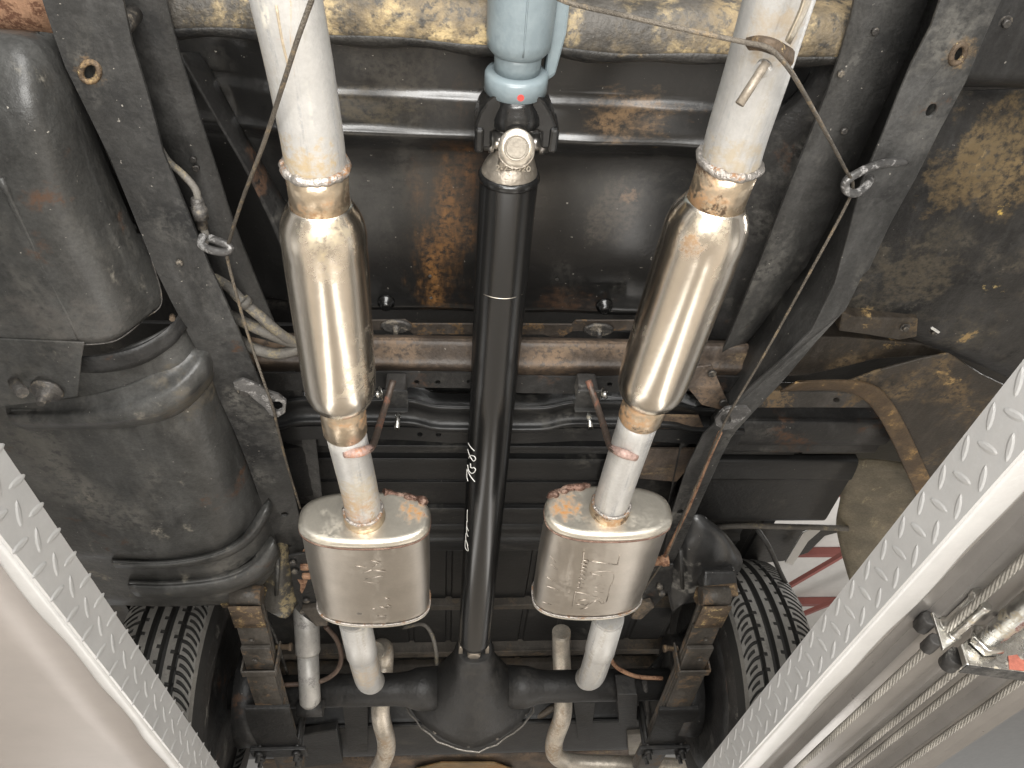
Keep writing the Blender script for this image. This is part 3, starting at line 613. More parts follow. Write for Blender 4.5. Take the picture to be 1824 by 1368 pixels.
# ================================================================ EXHAUST LINES
def exhaust(side, label):
    root = thing('exhaust_line', label, 'exhaust', P(650, 950, .67) if side < 0 else P(1090, 945, .67), 'twin exhaust lines')
    if side < 0:
        fp = [(455, -230, .70), (496, -60, .715), (514, 20, .717), (536, 130, .72), (555, 240, .72), (561, 285, .72)]
        fr = [.0318]*6
        A, B = P(563, 299, .72), P(615, 768, .72)
        mpz = [(615, 766, .72), (640, 872, .72), (650, 925, .72)]; mf, mr = P(650, 920, .72), P(668, 1080, .72)
        tail = [(632, 1105, .72), (645, 1165, .72), (655, 1205, .725), (660, 1213, .76), (664, 1213, .82)]
        cw = (585, 655)
    else:
        fp = [(1462, -230, .70), (1406, -60, .715), (1381, 20, .717), (1348, 130, .72), (1313, 240, .72), (1301, 280, .72)]
        fr = [.0318]*6
        A, B = P(1299, 291, .72), P(1139, 746, .72)
        mpz = [(1139, 744, .72), (1100, 860, .72), (1084, 912, .72)]; mf, mr = P(1085, 908, .72), P(1040, 1075, .72)
        tail = [(1083, 1105, .72), (1068, 1160, .72), (1056, 1198, .725), (1050, 1206, .76), (1045, 1208, .82)]
    bm = NB(); tube(bm, [P(*p) for p in fp[:-1]]+[A+(A-B).normalized()*.004, A+(B-A).normalized()*.004], fr+[.0318], 32, 8); obj('front_pipe', bm, alu, root)
    # seam lines dented on the pipe
    ax = (B-A).normalized(); Ln = (B-A).length
    nx = ax.cross(Vector((0, 0, 1))).normalized(); ny = ax.cross(nx); bm = NB()
    bead(bm, [A - ax*.002 + (nx*math.cos(2*math.pi*k/40)+ny*math.sin(2*math.pi*k/40))*.0316 for k in range(40)], .0056, .2)
    obj('weld_bead', bm, weldm, root, recalc=False)
    nl = .042 if side < 0 else .046
    bm = NB(); lathe(bm, A, B, [(0, .0335), (nl*.5, .0325), (nl, .0325), (nl+.004, .034)], 36); lathe(bm, B, A, [(0, .0315), (.026, .0315), (.050, .0318)], 36)
    rs = thing_part('resonator', root)
    bm.free()
    bm = NB(); lathe(bm, A, B, [(0, .0335), (nl*.5, .0325), (nl+.006, .0325)], 36); obj('inlet_neck', bm, neck, rs)
    body = [(nl, .0335), (nl+.005, .0360), (nl+.014, .0415), (nl+.026, .0462), (nl+.042, .0488), (nl+.060, .0482), (nl+.072, .0488)]
    e = Ln-(.064 if side < 0 else .046)
    body += [(e-.085, .0490), (e-.05, .0490), (e-.028, .0478), (e-.012, .0425), (e-.004, .037), (e, .034)]
    bm = NB(); lathe(bm, A, B, body, 56); obj('shell', bm, steel, rs)
    bm = NB(); lathe(bm, A, B, [(e-.006, .0315), (e+.02, .0322), (Ln-.004, .0320), (Ln, .030)], 36); obj('outlet_neck', bm, neck, rs)
    bm = NB(); tube(bm, [P(*p) for p in mpz], .0295, 28, 6); obj('mid_pipe', bm, alu, root)
    # muffler: oval can
    mu = thing_part('muffler', root)
    ax = (mr-mf).normalized(); ax.z = 0; ax.normalize(); sx = Vector((ax.y, -ax.x, 0)); sx.normalize(); zv = Vector((0, 0, 1))
    def oval(c, k, rw=.108, rh=.052, n=64, p=2.9):
        out = []
        for i in range(n):
            a = 2*math.pi*i/n; ca, sa = math.cos(a), math.sin(a)
            x = math.copysign(abs(ca)**(2/2.3), ca)*(rw+k); z = math.copysign(abs(sa)**(2/p), sa)*(rh+k)
            out.append(c + sx*x + zv*z)
        return out
    def loft(bm, secs, cap0=True, cap1=True):
        rg = [[bm.verts.new(p) for p in s] for s in secs]; n = len(rg[0])
        for a, b in zip(rg, rg[1:]):
            for i in range(n):
                f = face(bm, (a[i], a[(i+1) % n], b[(i+1) % n], b[i])); f.smooth = True
        if cap0: face(bm, rg[0][::-1])
        if cap1: face(bm, rg[-1])
    L = .302; c0 = mf + ax*.004
    off = Vector((0, 0, .0))
    bm = NB(); loft(bm, [oval(c0+ax*s, k) for s, k in ((.008, 0), (.02, -.0005), (L*.5, .001), (L-.02, -.0005), (L-.008, 0))]); obj('shell', bm, muf, mu)
    for s, nm in ((0, 'end_cap'), (L, 'end_cap')):
        sg = 1 if s == 0 else -1
        bm = NB(); loft(bm, [oval(c0+ax*(s+sg*d), k) for d, k in ((-.004, -.012), (-.0045, -.006), (-.002, -.001), (.004, .0022), (.009, .0022), (.0095, .0005))]); obj(nm, bm, cap_m, mu)
        bm = NB(); ov = oval(c0+ax*(s+sg*.012), .0012); tube(bm, ov+[ov[0]], .0022, 6, 1, False); obj('seam', bm, weld_r if s == 0 else weldm, mu)
    d = -side
    # collar at inlet
    bm = NB(); q = P(*mpz[-1]); qa = (P(*mpz[-2])-q).normalized(); q = mf - Vector((0, 0, 0)); q = P(650, 925, .72) if side < 0 else P(1084, 913, .72)
    lathe(bm, q-qa*.006, q+qa, [(0, .0365), (.012, .0355), (.016, .034), (.020, .0345), (.034, .0325), (.036, .030)], 36); obj('inlet_collar', bm, neck, mu)
    nx = qa.cross(zv).normalized(); ny = qa.cross(nx); bm = NB()
    bead(bm, [q+qa*.030+(nx*math.cos(2*math.pi*k/32)+ny*math.sin(2*math.pi*k/32))*.0312 for k in range(32)], .0030, .25)
    obj('weld_bead', bm, weldm, mu, recalc=False)
    # lumpy weld on the upper shoulder of the front cap
    ov = oval(c0-ax*.002, -.001, n=64); bm = NB()
    ids = [i for i in range(64) if ((18 < 360*i/64 < 84) if side < 0 else (96 < 360*i/64 < 162))]
    bead(bm, [ov[i] for i in ids], .0062, .45, False, 10); bead(bm, [ov[i]+Vector((0, .006, .003)) for i in ids], .0055, .45, False, 10); bead(bm, [ov[i]+Vector((0, -.004, -.005)) for i in ids[3:-4]], .0035, .5, False, 10)
    obj('lumpy_weld', bm, weld_r, mu, recalc=False)
    # worn embossing on the underside
    zb = .72-.0535
    if side > 0:
        S = [[(1104, 990), (1100, 1006)], [(1053, 1000), (1098, 1006)], [(1050, 1020), (1078, 1017), (1092, 1020), (1094, 1028), (1090, 1040)], [(1054, 1022), (1074, 1026)], [(1090, 1036), (1086, 1046), (1084, 1060), (1080, 1072)],
             [(1040, 985), (1032, 1050)], [(1038, 998), (1049, 1000)], [(1036, 1004), (1046, 1006)], [(1036, 1010), (1045, 1012)], [(1034, 1016), (1044, 1018)], [(1034, 1022), (1043, 1026)], [(1032, 1030), (1042, 1032)], [(1030, 1038), (1040, 1040)], [(1028, 1046), (1037, 1048)],
             [(1025, 1054), (1064, 1063)], [(1025, 1054), (1019, 1083)], [(1084, 1062), (1080, 1072)], [(1063, 1066), (1071, 1076), (1076, 1074), (1068, 1063)], [(1030, 1070), (1046, 1068), (1050, 1074), (1042, 1080)], [(1026, 1076), (1040, 1078)], [(1034, 1086), (1048, 1082)], [(1050, 1076), (1062, 1070)],
             [(1064, 1040), (1078, 1042)], [(1060, 1046), (1076, 1049)], [(1058, 1053), (1074, 1056)], [(980, 990), (990, 1002)], [(980, 1005), (993, 1014)], [(974, 1028), (988, 1036)], [(974, 1044), (993, 1050), (993, 1054)], [(966, 1072), (982, 1077)]]
    else:
        S = [[(633, 1008), (652, 1011)], [(664, 1010), (672, 1005)], [(646, 1020), (652, 1019), (662, 1015)], [(665, 1016), (686, 1018)], [(651, 1031), (682, 1026)], [(648, 1036), (676, 1040)], [(660, 999), (678, 1002)], [(686, 1065), (694, 1068)], [(676, 1081), (682, 1082), (690, 1084)], [(660, 1085), (668, 1084)], [(672, 1097), (688, 1098)], [(690, 1078), (697, 1082)]]
    for s in S:
        bm = NB(); tube(bm, [P(x, y, zb+.0013) for x, y in s], .0010, 6, 1); obj('embossed_stroke', bm, etch, mu)
    # tail elbow
    bm = NB(); T = [P(*p) for p in tail]; tube(bm, [T[0]-(T[1]-T[0]).normalized()*.02]+T, .0315, 26, 8); obj('tail_elbow', bm, alu, root)
    bm = NB(); q = T[1]-(T[1]-T[0]).normalized()*.012; qa = (T[1]-T[0]).normalized()
    lathe(bm, T[0]-qa*.01, q, [(0, .0325), ((q-T[0]).length, .0335), ((q-T[0]).length+.016, .0338), ((q-T[0]).length+.020, .0325)], 32); obj('slip_sleeve', bm, alu, root)
    return root
def thing_part(name, root):
    o = bpy.data.objects.new(name, None); COL.objects.link(o); o.parent = root; o.location = (0, 0, 0); o.empty_display_size = .02; return o
exL = exhaust(-1, 'bare steel exhaust line next to the fuel tank with gold-tinted resonator and muffler')
exR = exhaust(1, 'bare steel exhaust line crossed by the rusty saddle clamp with resonator and embossed muffler')
# dark seam dents on the front pipes
bm = NB(); tube(bm, [P(x, y, z-.0325) for x, y, z in ((492, 10, .717), (503, 70, .72), (514, 120, .72))], [.0012, .002, .001], 6, 4); obj('dent_seam', bm, grime('seam_line', (.40, .33, .24), .6), exL)
# rusty saddle + rod on the right pipe
sd = thing('saddle_clamp', 'rusty saddle clamp with pin wrapped over the pale exhaust pipe', 'clamp', P(1380, 95, .65))
bm = NB(); sheet(bm, [[P(*p) for p in r] for r in ([(1332, 72, .66), (1355, 68, .645), (1385, 74, .64), (1416, 92, .655)], [(1330, 84, .66), (1352, 84, .643), (1382, 92, .638), (1414, 110, .652)], [(1334, 90, .662), (1358, 92, .65), (1392, 106, .645), (1408, 120, .66)])], 4, 3, .006); obj('saddle', bm, rustblk, sd)
bm = NB(); tube(bm, [P(1365, 112, .645), P(1317, 186, .628)], .0042, 12, 1); obj('pin', bm, grime('pin_steel', (.36, .31, .25), .5, .5, bump=.3), sd)
bm = NB(); tube(bm, [P(1362, 118, .65), P(1356, 126, .645)], .0075, 12, 1); obj('collar', bm, alu, sd)
bm = NB(); sheet(bm, [[P(*p) for p in r] for r in ([(1440, -30, .65), (1425, 20, .645), (1400, 75, .64)], [(1455, -28, .66), (1438, 22, .655), (1408, 80, .65)])], 4, 3, .004); obj('arm', bm, grime('pale_arm', (.42, .36, .27), .5, .3, layers=[((.35, .22, .1), .55, .1, 20)]), sd)

# ================================================================ TRANSMISSION TAIL
tr = thing('transmission', 'blue-grey painted transmission tail housing with a red paint dot', 'transmission', P(925, 60, .95))
Tz = .985
a0 = P(918, 163, Tz); a1 = P(925, 70, Tz); axT = (a1-a0).normalized(); 
bm = NB(); lathe(bm, a0, a1, [(0, .030), (.001, .040), (.003, .0425), (.024, .0425), (.028, .040), (.030, .032)], 40); obj('seal_housing', bm, blue, tr)
bm = NB(); lathe(bm, a0, a1, [(.026, .031), (.062, .031)], 36); obj('neck', bm, blue, tr)
bm = NB(); lathe(bm, a0, a1, [(.052, .030), (.055, .036), (.062, .0415), (.075, .0425), (.16, .044), (.30, .048), (.42, .052)], 40); obj('tail_housing', bm, blue, tr)
c = a0+axT*.06+Vector((.046, 0, .002))
bm = NB(); plate(bm, [c+Vector((0, -.33, 0)), c+Vector((.015, -.33, 0)), c+Vector((.015, -.02, 0)), c+Vector((.006, .038, 0)), c+Vector((-.008, .05, 0)), c+Vector((-.008, .0, 0))], (0, 0, .035)); obj('side_rib', bm, blue, tr, .005)
bm = NB(); tube(bm, [a0+axT*s+Vector((.003, 0, -r)) for s, r in ((.064, .0415), (.11, .0432), (.20, .0449), (.35, .0493))], .0012, 6, 3); obj('casting_line', bm, blue, tr)
q = a0+axT*.009+Vector((.004, 0, -.0424)).normalized()*.0427
bm = NB(); bmesh.ops.create_uvsphere(bm, u_segments=14, v_segments=8, radius=.0046, matrix=Matrix.Translation(a0+axT*.012+Vector((.004, -.0, -.0415))))
for v in bm.verts: v.co.z = a0.z-.0405-(.0022 if v.co.z < a0.z-.0415 else 0)
obj('paint_dot', bm, red, tr)

# ================================================================ DRIVESHAFT
ds = thing('drive_shaft', 'gloss black driveshaft tube running back to the axle with white handwriting', 'driveshaft', P(880, 700, .93))
S0, S1 = P(907, 312, .967), P(845, 1140, .885); sax = (S1-S0).normalized(); SL = (S1-S0).length; SR = .0425
bm = NB(); lathe(bm, S0, S1, [(.002, SR-.002), (.004, SR), (SL-.02, SR*.98), (SL-.004, SR*.97), (SL, SR*.92)], 64); obj('tube', bm, shaft_m, ds)
bm = NB(); lathe(bm, S0, S1, [(-.006, SR*.96), (-.003, SR*1.04), (.002, SR*1.06), (.006, SR*1.02), (.007, SR)], 48)
for v in bm.verts: v.co += Vector((random.uniform(-1, 1), 0, random.uniform(-1, 1)))*.0006
obj('weld_ring', bm, yoke_m, ds)
snx = sax.cross(Vector((0, 0, 1))).normalized(); sny = snx.cross(sax)   # snx: +x side, sny: down?
def onshaft(px, py, dr=.0006):
    """point where the pixel ray first meets the tube surface"""
    o = Vector((0, 0, H)); d = ray(px, py).normalized(); w = o-S0
    dp = d - sax*d.dot(sax); wp = w - sax*w.dot(sax); R = SR*.985+dr
    A_, B_, C_ = dp.dot(dp), 2*dp.dot(wp), wp.dot(wp)-R*R; D = B_*B_-4*A_*C_
    if D < 0: t = -B_/(2*A_)
    else: t = (-B_-math.sqrt(D))/(2*A_)
    return o+d*t
ring = S0+sax*((onshaft(897, 532)-S0).dot(sax))
bm = NB()
L = [onshaft(x, y, .0002) for x, y in ((862, 524), (872, 528), (885, 531), (900, 532), (915, 530), (930, 524))]
tube(bm, L, .0008, 6, 3); obj('scribed_line', bm, mach, ds)
INK = [[(834, 789), (839, 797), (845, 803)], [(833, 800), (837, 812), (843, 821), (847, 818), (845, 813), (838, 811), (835, 816)], [(838, 826), (839, 833), (844, 833), (847, 836), (845, 841), (840, 843), (835, 838), (833, 828)],
       [(832, 835), (838, 848), (846, 858)], [(832, 836), (831.5, 848), (833.5, 857)]]
bm = NB()
for s in INK: tube(bm, [onshaft(x, y) for x, y in s], .0011, 6, 4)
obj('handwriting', bm, white_ink, ds); bm = NB()
INK2 = [[(830, 908), (829.5, 920), (830, 930)], [(829, 928), (829, 938), (832, 946)], [(828.5, 938), (829, 950), (831.5, 956)], [(827.5, 950), (827, 960), (829, 966), (831, 972)], [(826.5, 962), (826, 974), (829, 980), (831.5, 980), (829, 966)]]
for s in INK2: tube(bm, [onshaft(x+2.5, y) for x, y in s], .0007, 6, 4)
obj('handwriting', bm, white_ink, ds)
# forged end yoke
U = P(920, 263, .915)                       # centre of the visible bearing cap
UC = P(920, 252, .972)                      # centre of the joint
bm = NB(); lathe(bm, S0, UC, [(-.004, SR*.97), (.004, SR*.97), (.014, SR*.90), (.030, SR*.72), (.042, SR*.5), (.046, .010)], 40); yk = obj('end_yoke', bm, raw, ds)
bm = NB(); e0 = U+Vector((0, .004, -.001)); lathe(bm, e0, UC, [(0, .0240), (.002, .0248), (.02, .0250), (.03, .023)], 40); obj('ear', bm, raw, yk)
bm = NB(); plate(bm, [P(886, 306, .93), P(942, 304, .93), P(947, 262, .922), (P(945, 250, .922)), P(897, 250, .922), P(895, 262, .922)], (0, .004, .022)); obj('ear_web', bm, raw, yk, .003)
nU = (U-UC).normalized()
bm = NB(); f0 = U+nU*.001; lathe(bm, f0-nU*.004, f0+nU, [(0, .0246), (.006, .0243), (.0061, .016)], 40); lathe(bm, f0-nU*.004, f0+nU, [(0, .0175), (.0055, .0172)], 32); obj('ear_face', bm, mach, yk)
bm = NB(); lathe(bm, f0-nU*.002, f0+nU, [(0, .0172), (.0055, .0168), (.0065, .0155), (.0052, .0150), (.0052, .0135), (.0062, .0130)], 36); obj('bearing_cap', bm, grime('dull_cap_steel', (.24, .215, .18), .5, .6, bump=.2), yk)
bm = NB(); lathe(bm, UC-Vector((.045, 0, 0)), UC+Vector((.045, 0, 0)), [(0, .014), (.006, .014), (.0061, .0165), (.013, .0165), (.0131, .012), (.022, .012), (.035, .018), (.055, .018), (.068, .012), (.0769, .012), (.077, .0165), (.084, .0165), (.0841, .014), (.09, .014)], 28)
obj('cross_trunnion', bm, grime('trunnion_steel', (.50, .48, .45), .3, .9, bump=.2), ds)
bm = NB(); bmesh.ops.create_uvsphere(bm, u_segments=12, v_segments=8, radius=.0045, matrix=Matrix.Translation(P(886, 257, .93)))
for f in bm.faces: f.smooth = True
obj('grease_nipple', bm, mach, ds, recalc=False)
# cast part number on the yoke
cu = bpy.data.curves.new('part_number', 'FONT'); cu.body = '2-7-8520'; cu.size = .0135; cu.extrude = .0008; cu.align_x = 'CENTER'; cu.align_y = 'CENTER'
to = bpy.data.objects.new('tmp_txt', cu); COL.objects.link(to)
dg = bpy.context.evaluated_depsgraph_get(); me = bpy.data.meshes.new_from_object(to.evaluated_get(dg)); bpy.data.objects.remove(to)
me.name = 'part_number'; me.materials.append(mach)
to = bpy.data.objects.new('part_number', me); COL.objects.link(to)
pc = P(914, 300, .9275); zN = Vector((0, .18, -1)).normalized(); xN = Vector((1, 0, 0)); yN = zN.cross(xN)
to.parent = yk; to.matrix_local = Matrix.Translation(-wloc(ds)) @ Matrix.Translation(pc) @ Matrix((xN, yN, zN)).transposed().to_4x4()
# slip yoke (black fork)
sy = thing_part('slip_yoke', ds)
bm = NB(); lathe(bm, a0-axT*.02, a0+axT, [(-.008, .0275), (.004, .0275), (.0041, .0305), (.014, .0305), (.0141, .028), (.03, .028)], 36); obj('collar', bm, yoke_m, sy)
fork = [(884, 170), (956, 170), (972, 182), (983, 200), (992, 224), (991, 250), (986, 264), (963, 266), (963, 246), (962, 236), (947, 229), (935, 222), (920, 219), (906, 222), (893, 229), (878, 236), (877, 246), (877, 265), (852, 263), (846, 250), (845, 224), (854, 200), (867, 182)]
zf0 = .972-.030
bm = NB(); plate(bm, [P(x, y, zf0+.010) for x, y in fork], (0, .0, .050)); obj('fork', bm, yoke_m, sy, .004)
h0 = P(919, 172, .972); bm = NB(); lathe(bm, h0, UC, [(-.004, .029), (.004, .0300), (.012, .0335), (.022, .0365), (.032, .0365), (.038, .033), (.040, .022)], 32); obj('hub', bm, yoke_m, sy)
for x in (853, 984):
    bm = NB(); box(bm, P(x, 236, zf0+.030), .013, .036, .050); obj('ear', bm, yoke_m, sy, .004)
# rear joint at the pinion
RJ = S1+sax*.035
bm = NB(); lathe(bm, S1, RJ, [(-.004, SR*.9), (.008, SR*.75), (.03, .022), (.035, .01)], 32); obj('rear_yoke', bm, axle_m, ds)
bm = NB(); lathe(bm, RJ+Vector((0, 0, -.03)), RJ, [(0, .014), (.003, .0175), (.02, .0175)], 28); obj('bearing_cap', bm, raw, ds)
for s in (-1, 1):
    bm = NB(); plate(bm, [RJ+Vector((s*.030, -.03, -.016)), RJ+Vector((s*.040, -.03, -.016)), RJ+Vector((s*.042, .04, -.016)), RJ+Vector((s*.030, .04, -.016))], (0, 0, .034)); obj('rear_ear', bm, raw, ds, .004)

# ================================================================ REAR AXLE
ax_c = W(.072, 2.2, .86)
axl = thing('rear_axle', 'dusty black rear axle with differential housing and ragged bare cover edge', 'axle', W(.072, 2.2, .73))
for s in (-1, 1):
    a = ax_c+Vector((s*.10, 0, 0)); b = ax_c+Vector((s*.68, 0, 0))
    bm = NB(); lathe(bm, a, b, [(0, .062), (.06, .058), (.09, .048), (.12, .045), (.58, .045)], 28); obj('axle_tube', bm, axle_m, axl)
    bm = NB(); lathe(bm, ax_c+Vector((s*.58, 0, 0)), b, [(0, .05), (.005, .14), (.06, .145), (.065, .11)], 40); obj('brake_drum', bm, black, axl)
def secloft(bm, secs, n=32):
    """sections (y, cx, cz, rx, rz, power)"""
    rg = []
    for (y, cx, cz, rx, rz, p) in secs:
        r = []
        for i in range(n):
            a = 2*math.pi*i/n; ca, sa = math.cos(a), math.sin(a)
            r.append(bm.verts.new(Vector((cx+math.copysign(abs(ca)**(2/p), ca)*rx, y, H+cz+math.copysign(abs(sa)**(2/p), sa)*rz))))
        rg.append(r)
    for a, b in zip(rg, rg[1:]):
        for i in range(n):
            f = face(bm, (a[i], a[(i+1) % n], b[(i+1) % n], b[i])); f.smooth = True
    face(bm, rg[0][::-1]); face(bm, rg[-1])
yR = RJ.y
bm = NB(); secloft(bm, [(yR+.01, .072, .885, .045, .043, 2.6), (yR+.04, .072, .883, .055, .05, 2.6), (yR+.09, .072, .878, .060, .058, 2.4), (yR+.115, .072, .872, .075, .075, 2), (2.17, .072, .862, .12, .105, 1.8), (2.24, .072, .855, .165, .125, 1.6), (2.275, .072, .85, .185, .132, 1.5)])
obj('differential_housing', bm, axle_m, axl)
bm = NB(); cf = []
for k in range(41):
    a = 2*math.pi*k/40; ca, sa = math.cos(a), math.sin(a); j = 1+.018*math.sin(k*2.7)+.012*math.sin(k*5.1+1)
    cf.append(Vector((.072+math.copysign(abs(ca)**1.28, ca)*.19*j, 2.285, H+.85+math.copysign(abs(sa)**1.28, sa)*.138*j)))
cf[-1] = cf[0].copy()
tube(bm, cf, .003, 8, 1, False); obj('cover_edge', bm, flangem, axl)
bm = NB(); secloft(bm, [(2.285, .072, .85, .18, .128, 1.5), (2.32, .072, .85, .16, .115, 1.8), (2.36, .072, .855, .10, .07, 2)]); obj('cover', bm, axle_m, axl)
for k in range(10):
    a = 2*math.pi*k/10+.2; ca, sa = math.cos(a), math.sin(a)
    bm = NB(); hexbolt(bm, Vector((.072+math.copysign(abs(ca)**1.28, ca)*.175, 2.279, H+.85+math.copysign(abs(sa)**1.28, sa)*.125)), (0, -1, 0), .007, .010, False); obj('cover_bolt', bm, bolt_m, axl)
bm = NB(); tube(bm, [P(718, 1118, 1.02), P(752, 1112, 1.0), P(768, 1128, .98), P(777, 1160, .94), P(778, 1190, .92)], .006, 8, 5); o = obj('breather_hose', bm, hose_m); tag(o, 'short tan breather hose arching to the differential behind the muffler', 'hose')

# ================================================================ WHEELS
def wheel(x_in, s, label):
    w = thing('wheel', label, 'wheel', W(x_in+s*.11, 2.2, .50), 'rear wheels')
    c = W(x_in+s*.11, 2.2, .86); Rt = .36; hw = .112; n = 720
    prof = []           # (u across -1..1, radius base)
    us = [-1.0, -.99, -.97, -.93] + [-.88+1.76*k/44 for k in range(45)] + [.93, .97, .99, 1.0]
    grooves = (-.46, -.16, .16, .46)
    pitch = 2*math.pi/60; sub = n//60
    def curve(u):
        au = abs(u)
        if au > .5: return 1.0*pitch*((min(au, .9)-.5)/.38)**2 + (pitch*.35 if u > 0 else 0)
        return pitch*.35*(u+.5)
    def build(keep, name, mat):
        bm = NB(); rings = []; low = set()
        for i in range(n):
            th0 = 2*math.pi*i/n; rg = []; ph = i % sub; ph2 = (i+sub//2) % sub
            cols = us if keep == 'tread' else []
            for u in cols:
                au = abs(u); th = th0-curve(u)
                r = Rt - .010*au**3 - (0 if au < .88 else .045*((au-.88)/.12)**1.5); r00 = r
                if au <= .9:
                    for g in grooves:
                        if abs(u-g) < .048: r -= .014
                    if .50 < au < .88:
                        if ph in (0, 1): r -= .006
                        if ph2 in (0, 1) and .60 < au < .80: r -= .004
                    elif .20 < au < .46 and ph in (3, 4) and au > .33: r -= .005
                    elif au < .12 and ph2 in (0, 1) and u > .02: r -= .004
                rg.append(bm.verts.new(c + Vector((u*hw, math.sin(th)*r, math.cos(th)*r))))
                if r < r00-.001 or au > .93: low.add(rg[-1])
            if keep != 'tread':
                sg = keep
                for (uu, rr) in ((1.0, Rt-.055), (1.05, .285), (1.02, .245)): rg.append(bm.verts.new(c + Vector((sg*uu*hw, math.sin(th0)*rr, math.cos(th0)*rr))))
            rings.append(rg)
        m_ = len(rings[0])
        for i in range(n):
            A, B = rings[i], rings[(i+1) % n]
            for j in range(m_-1):
                f = face(bm, (A[j], A[j+1], B[j+1], B[j]))
                if f and keep != 'tread': f.smooth = True
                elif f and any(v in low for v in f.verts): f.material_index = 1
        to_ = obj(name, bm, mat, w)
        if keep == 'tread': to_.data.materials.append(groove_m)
    build('tread', 'tyre_tread', tyre_m); build(-1, 'sidewall', rubber); build(1, 'sidewall', rubber)
    bm = NB(); lathe(bm, c-Vector((hw*1.02, 0, 0)), c+Vector((hw, 0, 0)), [(0, .20), (0, .248), (.01, .25), (.03, .215), (.18, .21), (.2, .25)], 48); obj('rim', bm, black, w)
wheel(.745+.22, -1, 'rear wheel with grooved tyre in the open wheel arch under the shop roof')
wheel(-.600-.22, 1, 'rear wheel with grooved tyre below the fuel tank')

# ================================================================ SPRINGS, SHOCK
def spring(side):
    X = lambda px, py, z: P(px, py, z)
    if side < 0: e, m_ = P(437, 1085, .815), P(500, 1288, .775)
    else: e, m_ = P(1275, 1085, .815), P(1180, 1288, .775)
    lab = 'rusty leaf spring pack beneath the fuel tank' if side < 0 else 'rusty leaf spring pack beside the oily black flap'
    sp = thing('leaf_spring', lab, 'leaf spring', m_, 'leaf springs')
    wdt = .068; d = (m_-e); 
    def pt(s): return e + d*s + Vector((0, 0, -.035*math.sin(math.pi*min(1, s)*.5)*0 ))
    starts = (0.0, .14, .26, .42)
    for k, s0 in enumerate(starts):
        A = []
        for i in range(9):
            s = s0+(1.5-s0)*i/8; p = pt(s); p = p+Vector((0, 0, -.012*k + .02*(s-1)**2)); A.append(p)
        l = [p+Vector((-wdt/2, 0, 0)) for p in A]; r = [p+Vector((wdt/2, 0, 0)) for p in A]
        bm = NB(); sheet(bm, [l, r], 1, 1, .010); obj('leaf', bm, spring_m, sp, .0015)
    for s in (.18, .30):
        bm = NB(); hexbolt(bm, pt(s)+Vector((0, 0, -.014 if s < .2 else -.026)), (0, 0, -1), .006, .007, False, 8); obj('rivet', bm, spring_m, sp)
    # clip
    q = pt(.40)+Vector((0, 0, -.028)); bm = NB()
    box(bm, q+Vector((0, 0, -.004)), wdt+.014, .028, .005); box(bm, q+Vector((wdt/2+.006, 0, .035)), .005, .028, .075); box(bm, q+Vector((-wdt/2-.006, 0, .035)), .005, .028, .075); obj('clip', bm, spring_m, sp, .002)
    bm = NB(); s_ = 1 if side < 0 else -1; b = q+Vector((s_*(wdt/2+.006), 0, .062)); lathe(bm, b-Vector((s_*.01, 0, 0)), b+Vector((s_, 0, 0)), [(0, .007), (.03, .007), (.031, .010), (.038, .010)], 10); obj('clip_bolt', bm, rustblk, sp)
    A = [pt(s_)+Vector((0, 0, -.003)) for s_ in (-.02, .04, .09, .128)]; bm = NB(); sheet(bm, [[p+Vector((-wdt/2-.001, 0, 0)) for p in A], [p+Vector((wdt/2+.001, 0, 0)) for p in A]], 1, 1, .003); obj('rust_crust', bm, rustblk, sp)
    # front eye
    bm = NB(); lathe(bm, e+Vector((-wdt/2, -.012, .028)), e+Vector((wdt/2, -.012, .028)), [(0, .022), (wdt, .022)], 24); obj('eye', bm, spring_m, sp)
    # bottom plate and U-bolts
    q = pt(1.0)+Vector((0, 0, -.05))
    bm = NB(); sheet(bm, [[q+Vector((x*.055, y, z)) for y, z in ((-.19, .022), (-.17, .012), (-.08, 0), (.0, -.004), (.07, 0))] for x in (-1, -.9, 0, .9, 1)], 2, 3, .008); obj('clamp_plate', bm, axle_m, sp)
    bm = NB(); box(bm, q+Vector((0, .04, -.012)), .15, .055, .012); obj('tie_plate', bm, axle_m, sp, .003)
    for dx in (-.05, .05):
        for dy in (.02, .06):
            bm = NB(); lathe(bm, q+Vector((dx, dy, .12)), q+Vector((dx, dy, -.05)), [(0, .0065), (.165, .0065)], 10); lathe(bm, q+Vector((dx, dy, -.018)), q+Vector((dx, dy, -.05)), [(0, .012), (.012, .012)], 6); obj('u_bolt', bm, axle_m, sp)
    return sp
spring(-1); spring(1)
sh = thing('shock_absorber', 'pale grey telescopic shock absorber in front of the axle tube', 'shock absorber', P(553, 1265, .79))
a, b = P(545, 1085, .98), P(553, 1262, .795); Ls = (b-a).length
bm = NB(); lathe(bm, a, b, [(-.05, .0335), (Ls*.42, .0335), (Ls*.44, .031)], 28); obj('dust_tube', bm, shock_m, sh)
bm = NB(); lathe(bm, a, b, [(Ls*.43, .0285), (Ls*.93, .0285), (Ls*.97, .022)], 28); obj('body', bm, shock_m, sh)
bm = NB(); lathe(bm, b+Vector((-.035, 0, 0)), b+Vector((.035, 0, 0)), [(0, .022), (.07, .022)], 20); obj('eye', bm, axle_m, sh)
